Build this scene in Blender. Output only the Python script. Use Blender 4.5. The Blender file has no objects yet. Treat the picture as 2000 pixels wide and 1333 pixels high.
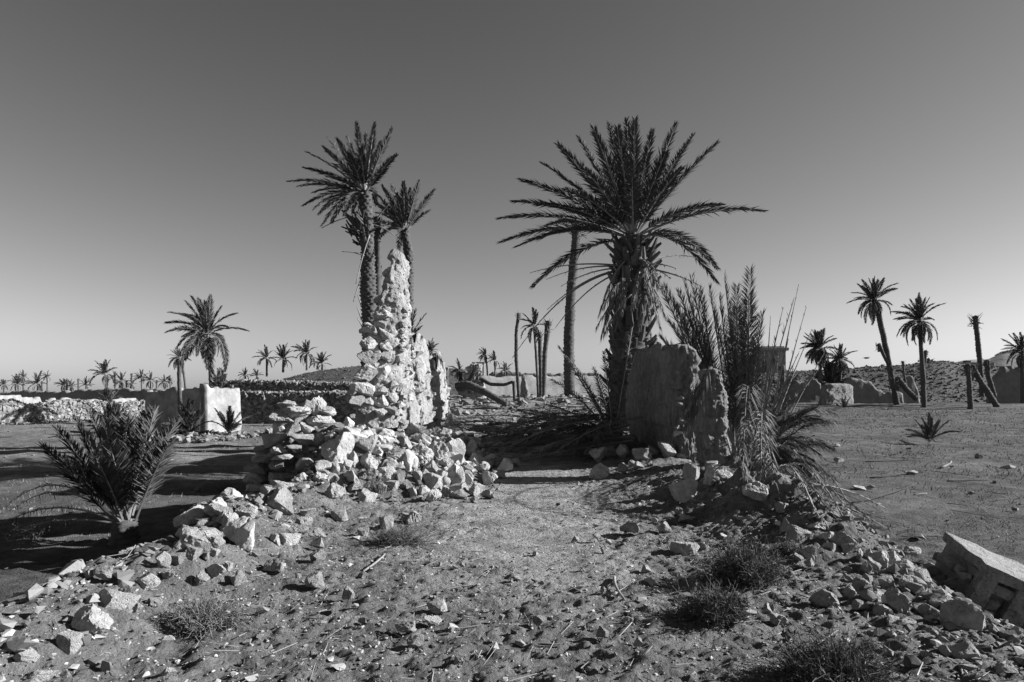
import bpy, bmesh, math, random
import numpy as np
from mathutils import Vector, Matrix, Euler

# ------------------------------------------------------------------ camera, sky, sun, exposure
sc = bpy.context.scene
COL = sc.collection
F = 1333.33          # focal length in photo pixels (24 mm lens on a 36 mm sensor, 2000 px wide)
HZ = 765.0           # photo row of the horizon
EYE = 1.7            # eye height above the track

cam_d = bpy.data.cameras.new('camera')
cam_d.lens = 24.0
cam_d.sensor_width = 36.0
cam_d.shift_y = (HZ - 666.5) / 2000.0
cam_d.clip_start = 0.05
cam_d.clip_end = 20000
cam = bpy.data.objects.new('camera', cam_d)
cam.location = (0, 0, EYE)
cam.rotation_euler = (math.radians(90), 0, 0)
COL.objects.link(cam)
sc.camera = cam

SUN_EL = math.radians(24.5)
SUN_AZ = math.radians(86)       # clockwise from +Y: to the right and a little behind the ruins
sun_dir = Vector((math.sin(SUN_AZ) * math.cos(SUN_EL), math.cos(SUN_AZ) * math.cos(SUN_EL), math.sin(SUN_EL)))

world = bpy.data.worlds.new('World')
sc.world = world
world.use_nodes = True
wn = world.node_tree
wn.nodes.clear()
wo = wn.nodes.new('ShaderNodeOutputWorld')
wb = wn.nodes.new('ShaderNodeBackground')
ws = wn.nodes.new('ShaderNodeTexSky')
ws.sky_type = 'NISHITA'
ws.sun_disc = False
ws.sun_elevation = SUN_EL
ws.sun_rotation = SUN_AZ
ws.altitude = 600
ws.air_density = 2.5
ws.dust_density = 0.5
ws.ozone_density = 1.0
wsep = wn.nodes.new('ShaderNodeSeparateColor')    # black-and-white picture through a red filter
wcomb = wn.nodes.new('ShaderNodeCombineColor')
wn.links.new(ws.outputs[0], wsep.inputs[0])
for k in range(3):
    wn.links.new(wsep.outputs[0], wcomb.inputs[k])
wfil = wn.nodes.new('ShaderNodeVectorMath')       # the filter's density
wfil.operation = 'SCALE'
wfil.inputs['Scale'].default_value = 0.285
wgam = wn.nodes.new('ShaderNodeGamma')            # contrast of the film
wgam.inputs['Gamma'].default_value = 1.45
wn.links.new(wcomb.outputs[0], wgam.inputs[0])
wn.links.new(wgam.outputs[0], wfil.inputs[0])
wn.links.new(wfil.outputs[0], wb.inputs[0])
wb.inputs[1].default_value = 0.05
wn.links.new(wb.outputs[0], wo.inputs[0])

sun_l = bpy.data.lights.new('sun', 'SUN')
sun_l.energy = 5.0
sun_l.angle = math.radians(0.5)
sun_l.color = (1.0, 1.0, 1.0)
sun_o = bpy.data.objects.new('sun', sun_l)
sun_o.rotation_euler = (-sun_dir).to_track_quat('-Z', 'Y').to_euler()
sun_o.location = (60, 40, 50)
COL.objects.link(sun_o)

sc.view_settings.view_transform = 'Standard'
sc.view_settings.look = 'None'
sc.view_settings.gamma = 1.0
sc.view_settings.use_curve_mapping = False
sc.view_settings.exposure = 1.2

# ------------------------------------------------------------------ numeric helpers
rng = np.random.default_rng(7)
random.seed(7)

def _hash(ix, iy, iz, seed):
    h = (ix.astype(np.uint32) * np.uint32(374761393) + iy.astype(np.uint32) * np.uint32(668265263)
         + iz.astype(np.uint32) * np.uint32(2147483647) + np.uint32(seed * 974711 % 4294967291))
    h = (h ^ (h >> np.uint32(13))) * np.uint32(1274126177)
    h = (h ^ (h >> np.uint32(16))) * np.uint32(2246822519)
    h = h ^ (h >> np.uint32(15))
    return (h & np.uint32(0xFFFFFF)).astype(np.float64) / 8388607.5 - 1.0

def vn3(x, y, z, seed=0):
    x, y, z = np.broadcast_arrays(np.asarray(x, float), np.asarray(y, float), np.asarray(z, float))
    fx, fy, fz = np.floor(x), np.floor(y), np.floor(z)
    ix, iy, iz = fx.astype(np.int64), fy.astype(np.int64), fz.astype(np.int64)
    u, v, w = x - fx, y - fy, z - fz
    u = u * u * (3 - 2 * u); v = v * v * (3 - 2 * v); w = w * w * (3 - 2 * w)
    r = 0
    for dx in (0, 1):
        for dy in (0, 1):
            for dz in (0, 1):
                c = _hash(ix + dx, iy + dy, iz + dz, seed)
                r = r + c * (u if dx else 1 - u) * (v if dy else 1 - v) * (w if dz else 1 - w)
    return r

def vn2(x, y, seed=0):
    x, y = np.broadcast_arrays(np.asarray(x, float), np.asarray(y, float))
    fx, fy = np.floor(x), np.floor(y)
    ix, iy = fx.astype(np.int64), fy.astype(np.int64)
    iz = np.zeros_like(ix)
    u, v = x - fx, y - fy
    u = u * u * (3 - 2 * u); v = v * v * (3 - 2 * v)
    return (_hash(ix, iy, iz, seed) * (1 - u) * (1 - v) + _hash(ix + 1, iy, iz, seed) * u * (1 - v)
            + _hash(ix, iy + 1, iz, seed) * (1 - u) * v + _hash(ix + 1, iy + 1, iz, seed) * u * v)

def fbm2(x, y, o=4, seed=0):
    r = 0; a = 1.0; t = 0
    for i in range(o):
        r = r + a * vn2(x * 2 ** i + 17 * i, y * 2 ** i - 9 * i, seed + i); t += a; a *= .5
    return r / t

def fbm3(x, y, z, o=4, seed=0):
    r = 0; a = 1.0; t = 0
    for i in range(o):
        r = r + a * vn3(x * 2 ** i + 17 * i, y * 2 ** i - 9 * i, z * 2 ** i + 5 * i, seed + i); t += a; a *= .5
    return r / t

def sm(a, b, x):
    t = np.clip((x - a) / (b - a), 0, 1)
    return t * t * (3 - 2 * t)

def at(px, py, Y):
    """photo pixel + depth in metres -> world point"""
    return Vector(((px - 1000) / F * Y, Y, EYE + (HZ - py) / F * Y))

# ------------------------------------------------------------------ terrain
def base_h(x, y):
    x = np.asarray(x, float); y = np.asarray(y, float)
    el = -3.5 + .3 * vn2(y * .45, y * 0 + 3.3, 5) + .35 * sm(8, 11, y)
    er = 4.1 - .45 * sm(10, 4, y) + .25 * vn2(y * .5, y * 0 + 8.1, 6)
    zc = .35 * sm(14, 22, y) + 1.0 * sm(21, 31, y)
    zl = -1.15 + .75 * sm(10, 35, y)
    zr = -.8 + 1.55 * np.clip((y - 12) / 40, 0, 1)
    zc = zc + (.1 - zc) * sm(39, 60, y)
    wl = 1.7 + 2.6 * sm(14, 40, y)
    wr = 1.5 + 2.5 * sm(16, 40, y)
    a = sm(el - wl, el + .25, x)
    b = sm(er - .25, er + wr, x)
    h = zl + (zc - zl) * a
    h = h + (zr - h) * b
    # berms of fallen earth along both edges
    h = h + .40 * np.exp(-((x - el - .25) / .6) ** 2) * sm(13, 10, y) * (1 + .5 * vn2(x * 1.2, y * 1.2, 11))
    h = h + (.36 * sm(13.5, 11, y) * sm(5.5, 9, y) + .10 * sm(8, 10, y) * sm(14, 12.5, y)) * np.exp(-((x - er + .65) / .8) ** 2) * (1 + .55 * vn2(x * 1.6, y * 1.6, 12) + .3 * vn2(x * 4.1, y * 4.1, 13))
    # earth at the foot of the mud wall
    h = h + .25 * np.exp(-((x - 3.3) / 1.0) ** 2 - ((y - 15.5) / 3.0) ** 2)
    # rubble heap under the fallen wall on the left
    dx = np.where(x > -3.1, (x + 3.1) / 2.65, (-3.1 - x) / 1.2)
    dy = np.where(y < 11.9, (11.9 - y) / 1.35, np.where(y > 15.5, (y - 15.5) / 6.0, 0))
    d = np.sqrt(dx ** 2 + dy ** 2)
    hp = np.clip(1 - d, 0, 1)
    h = h + 1.0 * (hp ** 1.05) * (1 + .12 * vn2(x * 1.7, y * 1.7, 14))
    # broad unevenness of the fields
    h = h + .05 * fbm2(x * .35, y * .35, 3, 20) * (1 - .5 * a * (1 - b))
    # land sinks gently far out
    h = h - 1.5 * sm(110, 600, np.hypot(x, y))
    return h

def ground(px, py):
    """world point where the ray through a photo pixel meets the terrain"""
    Y = np.geomspace(2.4, 160, 3000)
    X = (px - 1000) / F * Y
    Z = EYE + (HZ - py) / F * Y
    below = Z < base_h(X, Y)
    i = int(np.argmax(below)) if below.any() else len(Y) - 1
    return Vector((X[i], Y[i], float(base_h(X[i], Y[i]))))

def hz(x, y):
    return float(base_h(x, y))

# ------------------------------------------------------------------ materials (grey: the photograph is black and white)
def grey(v):
    return (v, v, v, 1)

MATS = {}
def mat(name, v, var=.25, scale=6.0, bump=.3, bscale=30.0, rough=.95, rnd=0.0, detail=6, stretch=None, bdist=.02, pits=0.0, spec=.15, island=0.0, attr=None, attr_v=None, trans=0.0):
    m = bpy.data.materials.new(name)
    m.use_nodes = True
    nt = m.node_tree
    N = nt.nodes; L = nt.links
    bs = N['Principled BSDF']
    bs.inputs['Roughness'].default_value = rough
    bs.inputs['Specular IOR Level'].default_value = spec
    tc = N.new('ShaderNodeTexCoord')
    src = tc.outputs['Object']
    if stretch:
        mp = N.new('ShaderNodeMapping'); mp.inputs['Scale'].default_value = stretch
        L.new(src, mp.inputs[0]); src = mp.outputs[0]
    if rnd:
        oi = N.new('ShaderNodeObjectInfo')
        va = N.new('ShaderNodeVectorMath'); va.operation = 'ADD'
        sc_ = N.new('ShaderNodeMath'); sc_.operation = 'MULTIPLY'; sc_.inputs[1].default_value = 57.0
        L.new(oi.outputs['Random'], sc_.inputs[0]); L.new(sc_.outputs[0], va.inputs[1]); L.new(src, va.inputs[0])
        src = va.outputs[0]
    n1 = N.new('ShaderNodeTexNoise'); n1.inputs['Scale'].default_value = scale; n1.inputs['Detail'].default_value = detail
    n1.inputs['Roughness'].default_value = .65
    L.new(src, n1.inputs['Vector'])
    mr = N.new('ShaderNodeMapRange')
    mr.inputs[1].default_value = .3; mr.inputs[2].default_value = .7
    mr.inputs[3].default_value = v * (1 - var); mr.inputs[4].default_value = v * (1 + var)
    L.new(n1.outputs[0], mr.inputs[0])
    val = mr.outputs[0]
    if rnd:
        m1 = N.new('ShaderNodeMapRange'); m1.inputs[3].default_value = 1 - rnd; m1.inputs[4].default_value = 1 + rnd
        L.new(oi.outputs['Random'], m1.inputs[0])
        mm = N.new('ShaderNodeMath'); mm.operation = 'MULTIPLY'
        L.new(val, mm.inputs[0]); L.new(m1.outputs[0], mm.inputs[1]); val = mm.outputs[0]
    if island:
        ge = N.new('ShaderNodeNewGeometry')
        m3 = N.new('ShaderNodeMapRange'); m3.inputs[3].default_value = 1 - island; m3.inputs[4].default_value = 1 + island
        L.new(ge.outputs['Random Per Island'], m3.inputs[0])
        mm = N.new('ShaderNodeMath'); mm.operation = 'MULTIPLY'
        L.new(val, mm.inputs[0]); L.new(m3.outputs[0], mm.inputs[1]); val = mm.outputs[0]
    if attr:
        at_ = N.new('ShaderNodeAttribute'); at_.attribute_name = attr
        m2 = N.new('ShaderNodeMapRange'); m2.inputs[3].default_value = 1.0; m2.inputs[4].default_value = attr_v
        L.new(at_.outputs['Fac'], m2.inputs[0])
        mm = N.new('ShaderNodeMath'); mm.operation = 'MULTIPLY'
        L.new(val, mm.inputs[0]); L.new(m2.outputs[0], mm.inputs[1]); val = mm.outputs[0]
    n2 = N.new('ShaderNodeTexNoise'); n2.inputs['Scale'].default_value = bscale; n2.inputs['Detail'].default_value = 8
    n2.inputs['Roughness'].default_value = .7
    L.new(src, n2.inputs['Vector'])
    hgt = n2.outputs[0]
    if pits:
        vo = N.new('ShaderNodeTexVoronoi'); vo.inputs['Scale'].default_value = bscale * .8
        L.new(src, vo.inputs['Vector'])
        pr = N.new('ShaderNodeMapRange'); pr.inputs[1].default_value = .0; pr.inputs[2].default_value = .35
        pr.inputs[3].default_value = -pits; pr.inputs[4].default_value = 0
        L.new(vo.outputs['Distance'], pr.inputs[0])
        ad = N.new('ShaderNodeMath'); ad.operation = 'ADD'
        L.new(hgt, ad.inputs[0]); L.new(pr.outputs[0], ad.inputs[1]); hgt = ad.outputs[0]
    if bump:
        bm_ = N.new('ShaderNodeBump'); bm_.inputs['Strength'].default_value = bump; bm_.inputs['Distance'].default_value = bdist
        L.new(hgt, bm_.inputs['Height']); L.new(bm_.outputs[0], bs.inputs['Normal'])
    L.new(val, bs.inputs['Base Color'])
    MATS[name] = m
    return m

M_GROUND = mat('ground_earth', .085, .5, 2.2, 1.0, 22, bdist=.07, attr='dust', attr_v=2.9, detail=10, pits=.35)
M_STONE = mat('limestone', .34, .34, 3.2, .85, 14, rnd=.28, bdist=.05, pits=.45)
M_CHIP = mat('stone_chips', .16, .35, 5.0, .5, 40, bdist=.02, island=.45)
M_SCREE = mat('scree', .12, .45, .7, .5, 30, bdist=.02, island=.4)
M_WSTONE = mat('field_wall_stone', .18, .3, .8, .5, 20, bdist=.02, island=.4)
M_PEB = mat('pebbles', .22, .4, 9.0, .4, 60, bdist=.01, island=.8)
M_PLASTER = mat('lime_plaster', .28, .36, 4.2, 1.0, 14, bdist=.07, pits=.6)
M_WHITE = mat('white_plaster', .24, .42, 1.8, .6, 9, bdist=.05)
M_MUD = mat('straw_mud', .195, .42, 9.0, 1.0, 18, stretch=(1.0, 1.0, .3), bdist=.11)
M_MUDFAR = mat('far_mud', .17, .25, 1.5, .7, 6, bdist=.06)
M_LEAF = mat('palm_leaf', .065, .3, 4.0, 0, 10, rough=.75, rnd=.2, spec=.2)
M_DRY = mat('dry_leaf', .125, .35, 4.0, 0, 10, rough=.8, rnd=.25, spec=.2)
M_SHRUB = mat('dusty_palm_leaf', .115, .35, 4.0, 0, 10, rough=.75, rnd=.25, spec=.2)
M_RACHIS = mat('leaf_stalk', .20, .25, 6.0, 0, 10, rough=.6, rnd=.2, spec=.3)
M_TRUNK = mat('palm_trunk', .08, .4, 9.0, .8, 30, bdist=.03)
M_BOOT = mat('leaf_base_fibre', .085, .4, 9.0, .6, 30, stretch=(1, 1, .3), rnd=.3, bdist=.02)
M_TWIG = mat('dry_twig', .10, .35, 5.0, 0, 10)
M_GRASS = mat('dry_grass', .15, .4, .8, 0, 10)
M_CONC = mat('concrete', .26, .4, 12.0, 1.0, 34, bdist=.035, pits=.8)
M_MORTAR = mat('mortar', .20, .3, 4.0, .8, 24, bdist=.03)
M_HILL = mat('hill_scree', .085, .3, 3.5, .9, 9, bdist=.05)
M_MTN = mat('mountain_rock', .2, .25, .01, .5, .05, bdist=8)
M_BIRD = mat('bird_plumage', .05, .2, 5, 0, 10)

# ------------------------------------------------------------------ object helpers
def mesh_np(name, V, Fa, smooth=False):
    me = bpy.data.meshes.new(name)
    V = np.asarray(V, dtype=np.float32)
    Fa = np.asarray(Fa, dtype=np.int32)
    k = Fa.shape[1]
    me.vertices.add(len(V)); me.vertices.foreach_set('co', V.ravel())
    me.loops.add(Fa.size); me.loops.foreach_set('vertex_index', Fa.ravel())
    me.polygons.add(len(Fa))
    me.polygons.foreach_set('loop_start', np.arange(0, Fa.size, k, dtype=np.int32))
    me.polygons.foreach_set('loop_total', np.full(len(Fa), k, dtype=np.int32))
    me.polygons.foreach_set('use_smooth', np.full(len(Fa), smooth, dtype=bool))
    me.update(calc_edges=True)
    return me

class MB:
    """collects quads/triangles for one mesh"""
    def __init__(s): s.v = []; s.f = []; s.n = 0
    def add(s, V, Q):
        V = np.asarray(V, float).reshape(-1, 3); Q = np.asarray(Q, int)
        if Q.shape[1] == 3: Q = np.concatenate([Q, Q[:, 2:3]], 1)
        s.v.append(V); s.f.append(Q + s.n); s.n += len(V)
    def build(s, name, smooth=False):
        V = np.concatenate(s.v); Q = np.concatenate(s.f)
        me = bpy.data.meshes.new(name)
        tri = Q[:, 2] == Q[:, 3]
        faces = [tuple(q[:3]) if t else tuple(q) for q, t in zip(Q.tolist(), tri.tolist())] if tri.any() else None
        if faces is None: return mesh_np(name, V, Q, smooth)
        if tri.all(): return mesh_np(name, V, Q[:, :3], smooth)
        me.from_pydata(V.tolist(), [], faces)
        me.polygons.foreach_set('use_smooth', np.full(len(faces), smooth, dtype=bool))
        me.update()
        return me

def link(name, me, m, parent=None, loc=None):
    o = bpy.data.objects.new(name, me)
    COL.objects.link(o)
    if m is not None and me is not None and not me.materials:
        me.materials.append(m)
    if parent is not None: o.parent = parent
    if loc is not None: o.location = loc
    return o

def tag(o, label=None, cat=None, group=None, kind=None):
    if label: o['label'] = label
    if cat: o['category'] = cat
    if group: o['group'] = group
    if kind: o['kind'] = kind
    return o

def empty(name, loc, label, cat, group=None):
    o = bpy.data.objects.new(name, None)
    o.empty_display_size = .2
    o.location = loc
    COL.objects.link(o)
    return tag(o, label, cat, group)

def box_faces():
    return np.array([[0, 1, 3, 2], [4, 6, 7, 5], [0, 4, 5, 1], [2, 3, 7, 6], [0, 2, 6, 4], [1, 5, 7, 3]])

def tube(pts, rad, nseg=6, caps=True):
    """ring tube along a polyline; returns V, quads"""
    P = np.asarray(pts, float); n = len(P)
    R = np.broadcast_to(np.asarray(rad, float), (n,))
    T = np.gradient(P, axis=0); T /= np.linalg.norm(T, axis=1)[:, None] + 1e-9
    ref = np.array([.13, .97, .21]) if abs(T[n // 2][2]) > .7 else np.array([.05, .08, 1.0])
    S = np.cross(T, ref); S /= np.linalg.norm(S, axis=1)[:, None] + 1e-9
    U = np.cross(S, T)
    a = np.linspace(0, 2 * np.pi, nseg, endpoint=False)
    V = P[:, None] + R[:, None, None] * (np.cos(a)[None, :, None] * S[:, None] + np.sin(a)[None, :, None] * U[:, None])
    V = V.reshape(-1, 3)
    i = np.arange(n - 1)[:, None] * nseg; j = np.arange(nseg)[None]; j2 = (j + 1) % nseg
    Q = np.stack([i + j, i + j2, i + nseg + j2, i + nseg + j], -1).reshape(-1, 4)
    if caps:
        k = len(V)
        V = np.concatenate([V, P[:1], P[-1:]])
        c0 = np.stack([np.full(nseg, k), (np.arange(nseg) + 1) % nseg, np.arange(nseg), np.arange(nseg)], -1)
        b = (n - 1) * nseg
        c1 = np.stack([np.full(nseg, k + 1), b + np.arange(nseg), b + (np.arange(nseg) + 1) % nseg, b + (np.arange(nseg) + 1) % nseg], -1)
        Q = np.concatenate([Q, c0, c1])
    return V, Q

def bez(pts, n):
    """smooth curve through control points (Bezier of any degree)"""
    P = np.asarray([tuple(p) for p in pts], float); m = len(P) - 1
    t = np.linspace(0, 1, n)[:, None]
    r = 0
    for i in range(m + 1):
        r = r + math.comb(m, i) * t ** i * (1 - t) ** (m - i) * P[i]
    return r

def polyline(pts, n):
    """Catmull-like smooth interpolation through the points"""
    P = np.asarray([tuple(p) for p in pts], float)
    d = np.r_[0, np.cumsum(np.linalg.norm(np.diff(P, axis=0), axis=1))]
    t = np.linspace(0, d[-1], n)
    L = np.stack([np.interp(t, d, P[:, k]) for k in range(3)], 1)
    for _ in range(max(1, n // 12)):
        L[1:-1] = .25 * L[:-2] + .5 * L[1:-1] + .25 * L[2:]
    return L

# ------------------------------------------------------------------ ground sheet
def axis(lo, hi, step, far_lo, far_hi, g=1.07):
    mid = np.arange(lo, hi + step / 2, step)
    out = []; s = step; x = hi
    while x < far_hi:
        s *= g; x += s; out.append(x)
    neg = []; s = step; x = lo
    while x > far_lo:
        s *= g; x -= s; neg.append(x)
    return np.r_[neg[::-1], mid, out]

gx = axis(-5.0, 5.6, .024, -6000, 6000, 1.04)
gy = axis(3.4, 12.6, .024, -40, 9000, 1.03)
GX, GY = np.meshgrid(gx, gy)
H = base_h(GX, GY)
near = sm(34, 14, GY) * sm(18, 8, np.abs(GX))
onc = sm(-3.9, -3.0, GX) * sm(4.8, 3.6, GX)
path_c = .15 + .25 * vn2(GY * .3, GY * 0, 31)
dust = np.exp(-((GX - path_c) / (1.05 + .02 * GY)) ** 2) * sm(4.2, 7.5, GY) * sm(30, 20, GY)
dust = np.clip(dust * (1 + .6 * fbm2(GX * 1.5, GY * 1.5, 3, 40)), 0, 1)
rough_amt = (1 - .65 * dust)
det = .030 * fbm2(GX * 1.1, GY * 1.1, 3, 50)
det = det + rough_amt * (.035 * np.abs(fbm2(GX * 3.2, GY * 3.2, 3, 54)) + .034 * np.clip(vn2(GX * 8.5, GY * 8.5, 58), 0, 1) ** 1.3
                         + .022 * np.clip(vn2(GX * 16, GY * 16, 59), -.2, 1) + .016 * vn2(GX * 27, GY * 27, 61))
det = det + sm(1.7, 3.0, np.abs(GX - .2)) * .05 * np.clip(vn2(GX * 4.6, GY * 4.6, 60), 0, 1) * onc
H = H + (det - .03) * near + (1 - near) * .15 * fbm2(GX * 1.1, GY * 1.1, 4, 63) * sm(200, 60, np.hypot(GX, GY))
nx, ny = len(gx), len(gy)
idx = np.arange(nx * ny).reshape(ny, nx)
Qg = np.stack([idx[:-1, :-1], idx[:-1, 1:], idx[1:, 1:], idx[1:, :-1]], -1).reshape(-1, 4)
gme = mesh_np('ground', np.stack([GX, GY, H], -1).reshape(-1, 3), Qg, True)
lf = sm(-4.2, -6, GX) * sm(16, 26, GY)
rf = sm(4.6, 6, GX) * .0
fieldlight = np.clip(.85 * dust + .36 * sm(-4.5, -3.2, GX) * sm(4.9, 3.9, GX) + .30 * fbm2(GX * .45, GY * .9, 4, 44) * (.5 + .5 * sm(4, 6, np.abs(GX))) + .22 * np.clip(fbm2(GX * .16, GY * .55, 3, 46), 0, 1) * sm(4.6, 7, GX) + lf * (.45 + .35 * fbm2(GX * .25, GY * .9, 3, 70)) + .25 * sm(9, 13, GY) * np.exp(-((GX + 1.0) / 1.6) ** 2) + .35 * sm(20, 26, GY) * (np.abs(GX) < 5), 0, 1)
a_ = gme.attributes.new('dust', 'FLOAT', 'POINT')
a_.data.foreach_set('value', fieldlight.ravel().astype(np.float32))
tag(link('ground', gme, M_GROUND), kind='structure')

def detail_h(x, y):
    """height of the finished ground mesh, small clods included"""
    x = np.asarray(x, float); y = np.asarray(y, float)
    i = np.clip(np.searchsorted(gx, x) - 1, 0, nx - 2); j = np.clip(np.searchsorted(gy, y) - 1, 0, ny - 2)
    u = (x - gx[i]) / (gx[i + 1] - gx[i]); v = (y - gy[j]) / (gy[j + 1] - gy[j])
    return (H[j, i] * (1 - u) + H[j, i + 1] * u) * (1 - v) + (H[j + 1, i] * (1 - u) + H[j + 1, i + 1] * u) * v

# ------------------------------------------------------------------ rocks
def ico(sub):
    bm = bmesh.new(); bmesh.ops.create_icosphere(bm, subdivisions=sub, radius=1)
    bm.verts.ensure_lookup_table()
    V = np.array([v.co[:] for v in bm.verts]); Fa = np.array([[v.index for v in f.verts] for f in bm.faces])
    bm.free(); return V, Fa
def hull_chip(seed, npt=10):
    """small angular stone: convex hull of a few points, flat facets"""
    r = np.random.default_rng(seed)
    p = r.normal(size=(npt, 3)); p /= np.linalg.norm(p, axis=1)[:, None]
    p *= r.uniform(.8, 1.1, (npt, 1)) * np.array([1, r.uniform(.55, .9), r.uniform(.4, .8)])
    bm = bmesh.new()
    for q in p: bm.verts.new(q)
    bmesh.ops.convex_hull(bm, input=bm.verts[:])
    bmesh.ops.delete(bm, geom=[v for v in bm.verts if not v.link_faces], context='VERTS')
    bmesh.ops.triangulate(bm, faces=bm.faces[:])
    bm.verts.index_update(); bm.verts.ensure_lookup_table()
    V = np.array([v.co[:] for v in bm.verts]); Fa = np.array([[v.index for v in f.verts] for f in bm.faces]); bm.free()
    V = V - (V.max(0) + V.min(0)) / 2
    return V / (V[:, 0].max() - V[:, 0].min()), Fa
CHIPS = [hull_chip(900 + k, 8 + k % 5) for k in range(36)]
def chips_mesh(name, x, y, z, s, flat, sinkf, r, tilt=.5):
    n = len(x); kind = r.integers(0, len(CHIPS), n)
    a = r.random(n) * 6.283; b = r.normal(size=n) * tilt
    VV = []; FF = []; off = 0
    for k, (T, Fa) in enumerate(CHIPS):
        i = np.nonzero(kind == k)[0]
        if not len(i): continue
        ca, sa, cb, sb = (f(q[i])[:, None] for q in (a, b) for f in (np.cos, np.sin))
        X = T[None, :, 0] * cb - T[None, :, 2] * sb; Z = T[None, :, 0] * sb + T[None, :, 2] * cb; Y = np.repeat(T[None, :, 1], len(i), 0)
        X2 = X * ca - Y * sa; Y2 = X * sa + Y * ca; S = s[i][:, None]
        VV.append(np.stack([x[i][:, None] + X2 * S, y[i][:, None] + Y2 * S, z[i][:, None] + (Z * flat + sinkf) * S], -1).reshape(-1, 3))
        FF.append((Fa[None] + (off + np.arange(len(i)) * len(T))[:, None, None]).reshape(-1, 3)); off += len(i) * len(T)
    return mesh_np(name, np.concatenate(VV), np.concatenate(FF), False)
IV4, IF4 = ico(5); IV1, IF1 = ico(1); IV2, IF2 = ico(2); IV3, IF3 = ico(3)

def rock_verts(V, seed, angular=9, rough=.06):
    r = np.random.default_rng(seed)
    P = V.copy()
    w = .16 * (1 if rough else 0)
    P = P * (1 + w * fbm3(P[:, 0] * 1.3 + seed, P[:, 1] * 1.3, P[:, 2] * 1.3, 2, seed))[:, None]
    for _ in range(angular):
        d = r.normal(size=3); d /= np.linalg.norm(d)
        c = r.uniform(.36, .72)
        s = P @ d
        P = P - np.maximum(s - c, 0)[:, None] * d * r.uniform(.93, 1.0)
    P = P * np.array([1.0, r.uniform(.62, .95), r.uniform(.55, .85)])
    if rough:
        nn = P / (np.linalg.norm(P, axis=1)[:, None] + 1e-6)
        n = fbm3(P[:, 0] * 2.5 + seed, P[:, 1] * 2.5, P[:, 2] * 2.5, 3, seed)
        n2 = fbm3(P[:, 0] * 7 + seed, P[:, 1] * 7, P[:, 2] * 7, 3, seed + 9)
        n3 = np.clip(-vn3(P[:, 0] * 11, P[:, 1] * 11, P[:, 2] * 11, seed + 3) - .35, 0, 1)
        P = P + nn * (rough * 1.1 * n + rough * .75 * n2 - rough * .9 * n3)[:, None]
    P = P - (P.max(0) + P.min(0)) / 2
    return P / (P[:, 0].max() - P[:, 0].min())        # width 1

ROCKS = []
for i in range(20):
    me = mesh_np('stone', rock_verts(IV4, 100 + i, 9 + i % 7, .055 + .025 * (i % 3)), IF4, True)
    me.set_sharp_from_angle(angle=math.radians(28))
    me.materials.append(M_STONE)
    zz = np.empty(len(me.vertices) * 3, np.float32); me.vertices.foreach_get('co', zz)
    zz = zz.reshape(-1, 3)
    me['hh'] = float(zz[:, 2].max() - zz[:, 2].min()); me['dd'] = float(zz[:, 1].max() - zz[:, 1].min())
    ROCKS.append(me)

_rk = random.Random(3)
def stone_obj(center, w, h, d, parent=None, rot=None, name='stone', tilt=.25):
    me = _rk.choice(ROCKS)
    o = bpy.data.objects.new(name, me); COL.objects.link(o)
    if rot is None:
        rot = (_rk.uniform(-tilt, tilt), _rk.uniform(-tilt, tilt), _rk.choice((0, math.pi)) + _rk.uniform(-.45, .45))
    o.rotation_euler = rot
    o.scale = (w, d / me['dd'], h / me['hh'])
    if parent is not None:
        o.parent = parent
        o.location = Vector(center) - parent.location
    else:
        o.location = center
    return o

def lay_stone(px, py, w, h, label, group, sink=.2, name='stone'):
    """a loose stone seen centred on (px,py) with the given photo size, standing on the terrain"""
    g = ground(px, py + h * .42)
    s = g.y / F
    W, Hh = w * s, h * s
    D = .5 * (W + Hh) * _rk.uniform(.8, 1.1)
    c = Vector((g.x, g.y + D * .35, 0))
    c.z = min(EYE + (HZ - py) / F * c.y, hz(c.x, c.y) + Hh * .42)
    c.z = max(c.z, hz(c.x, c.y) + Hh * .1)
    o = stone_obj(c, W * 1.03, Hh * 1.06, D, name=name)
    if label is None:
        heap_tag(o, W, c.y); return o
    return tag(o, label, 'stone', group)

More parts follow.
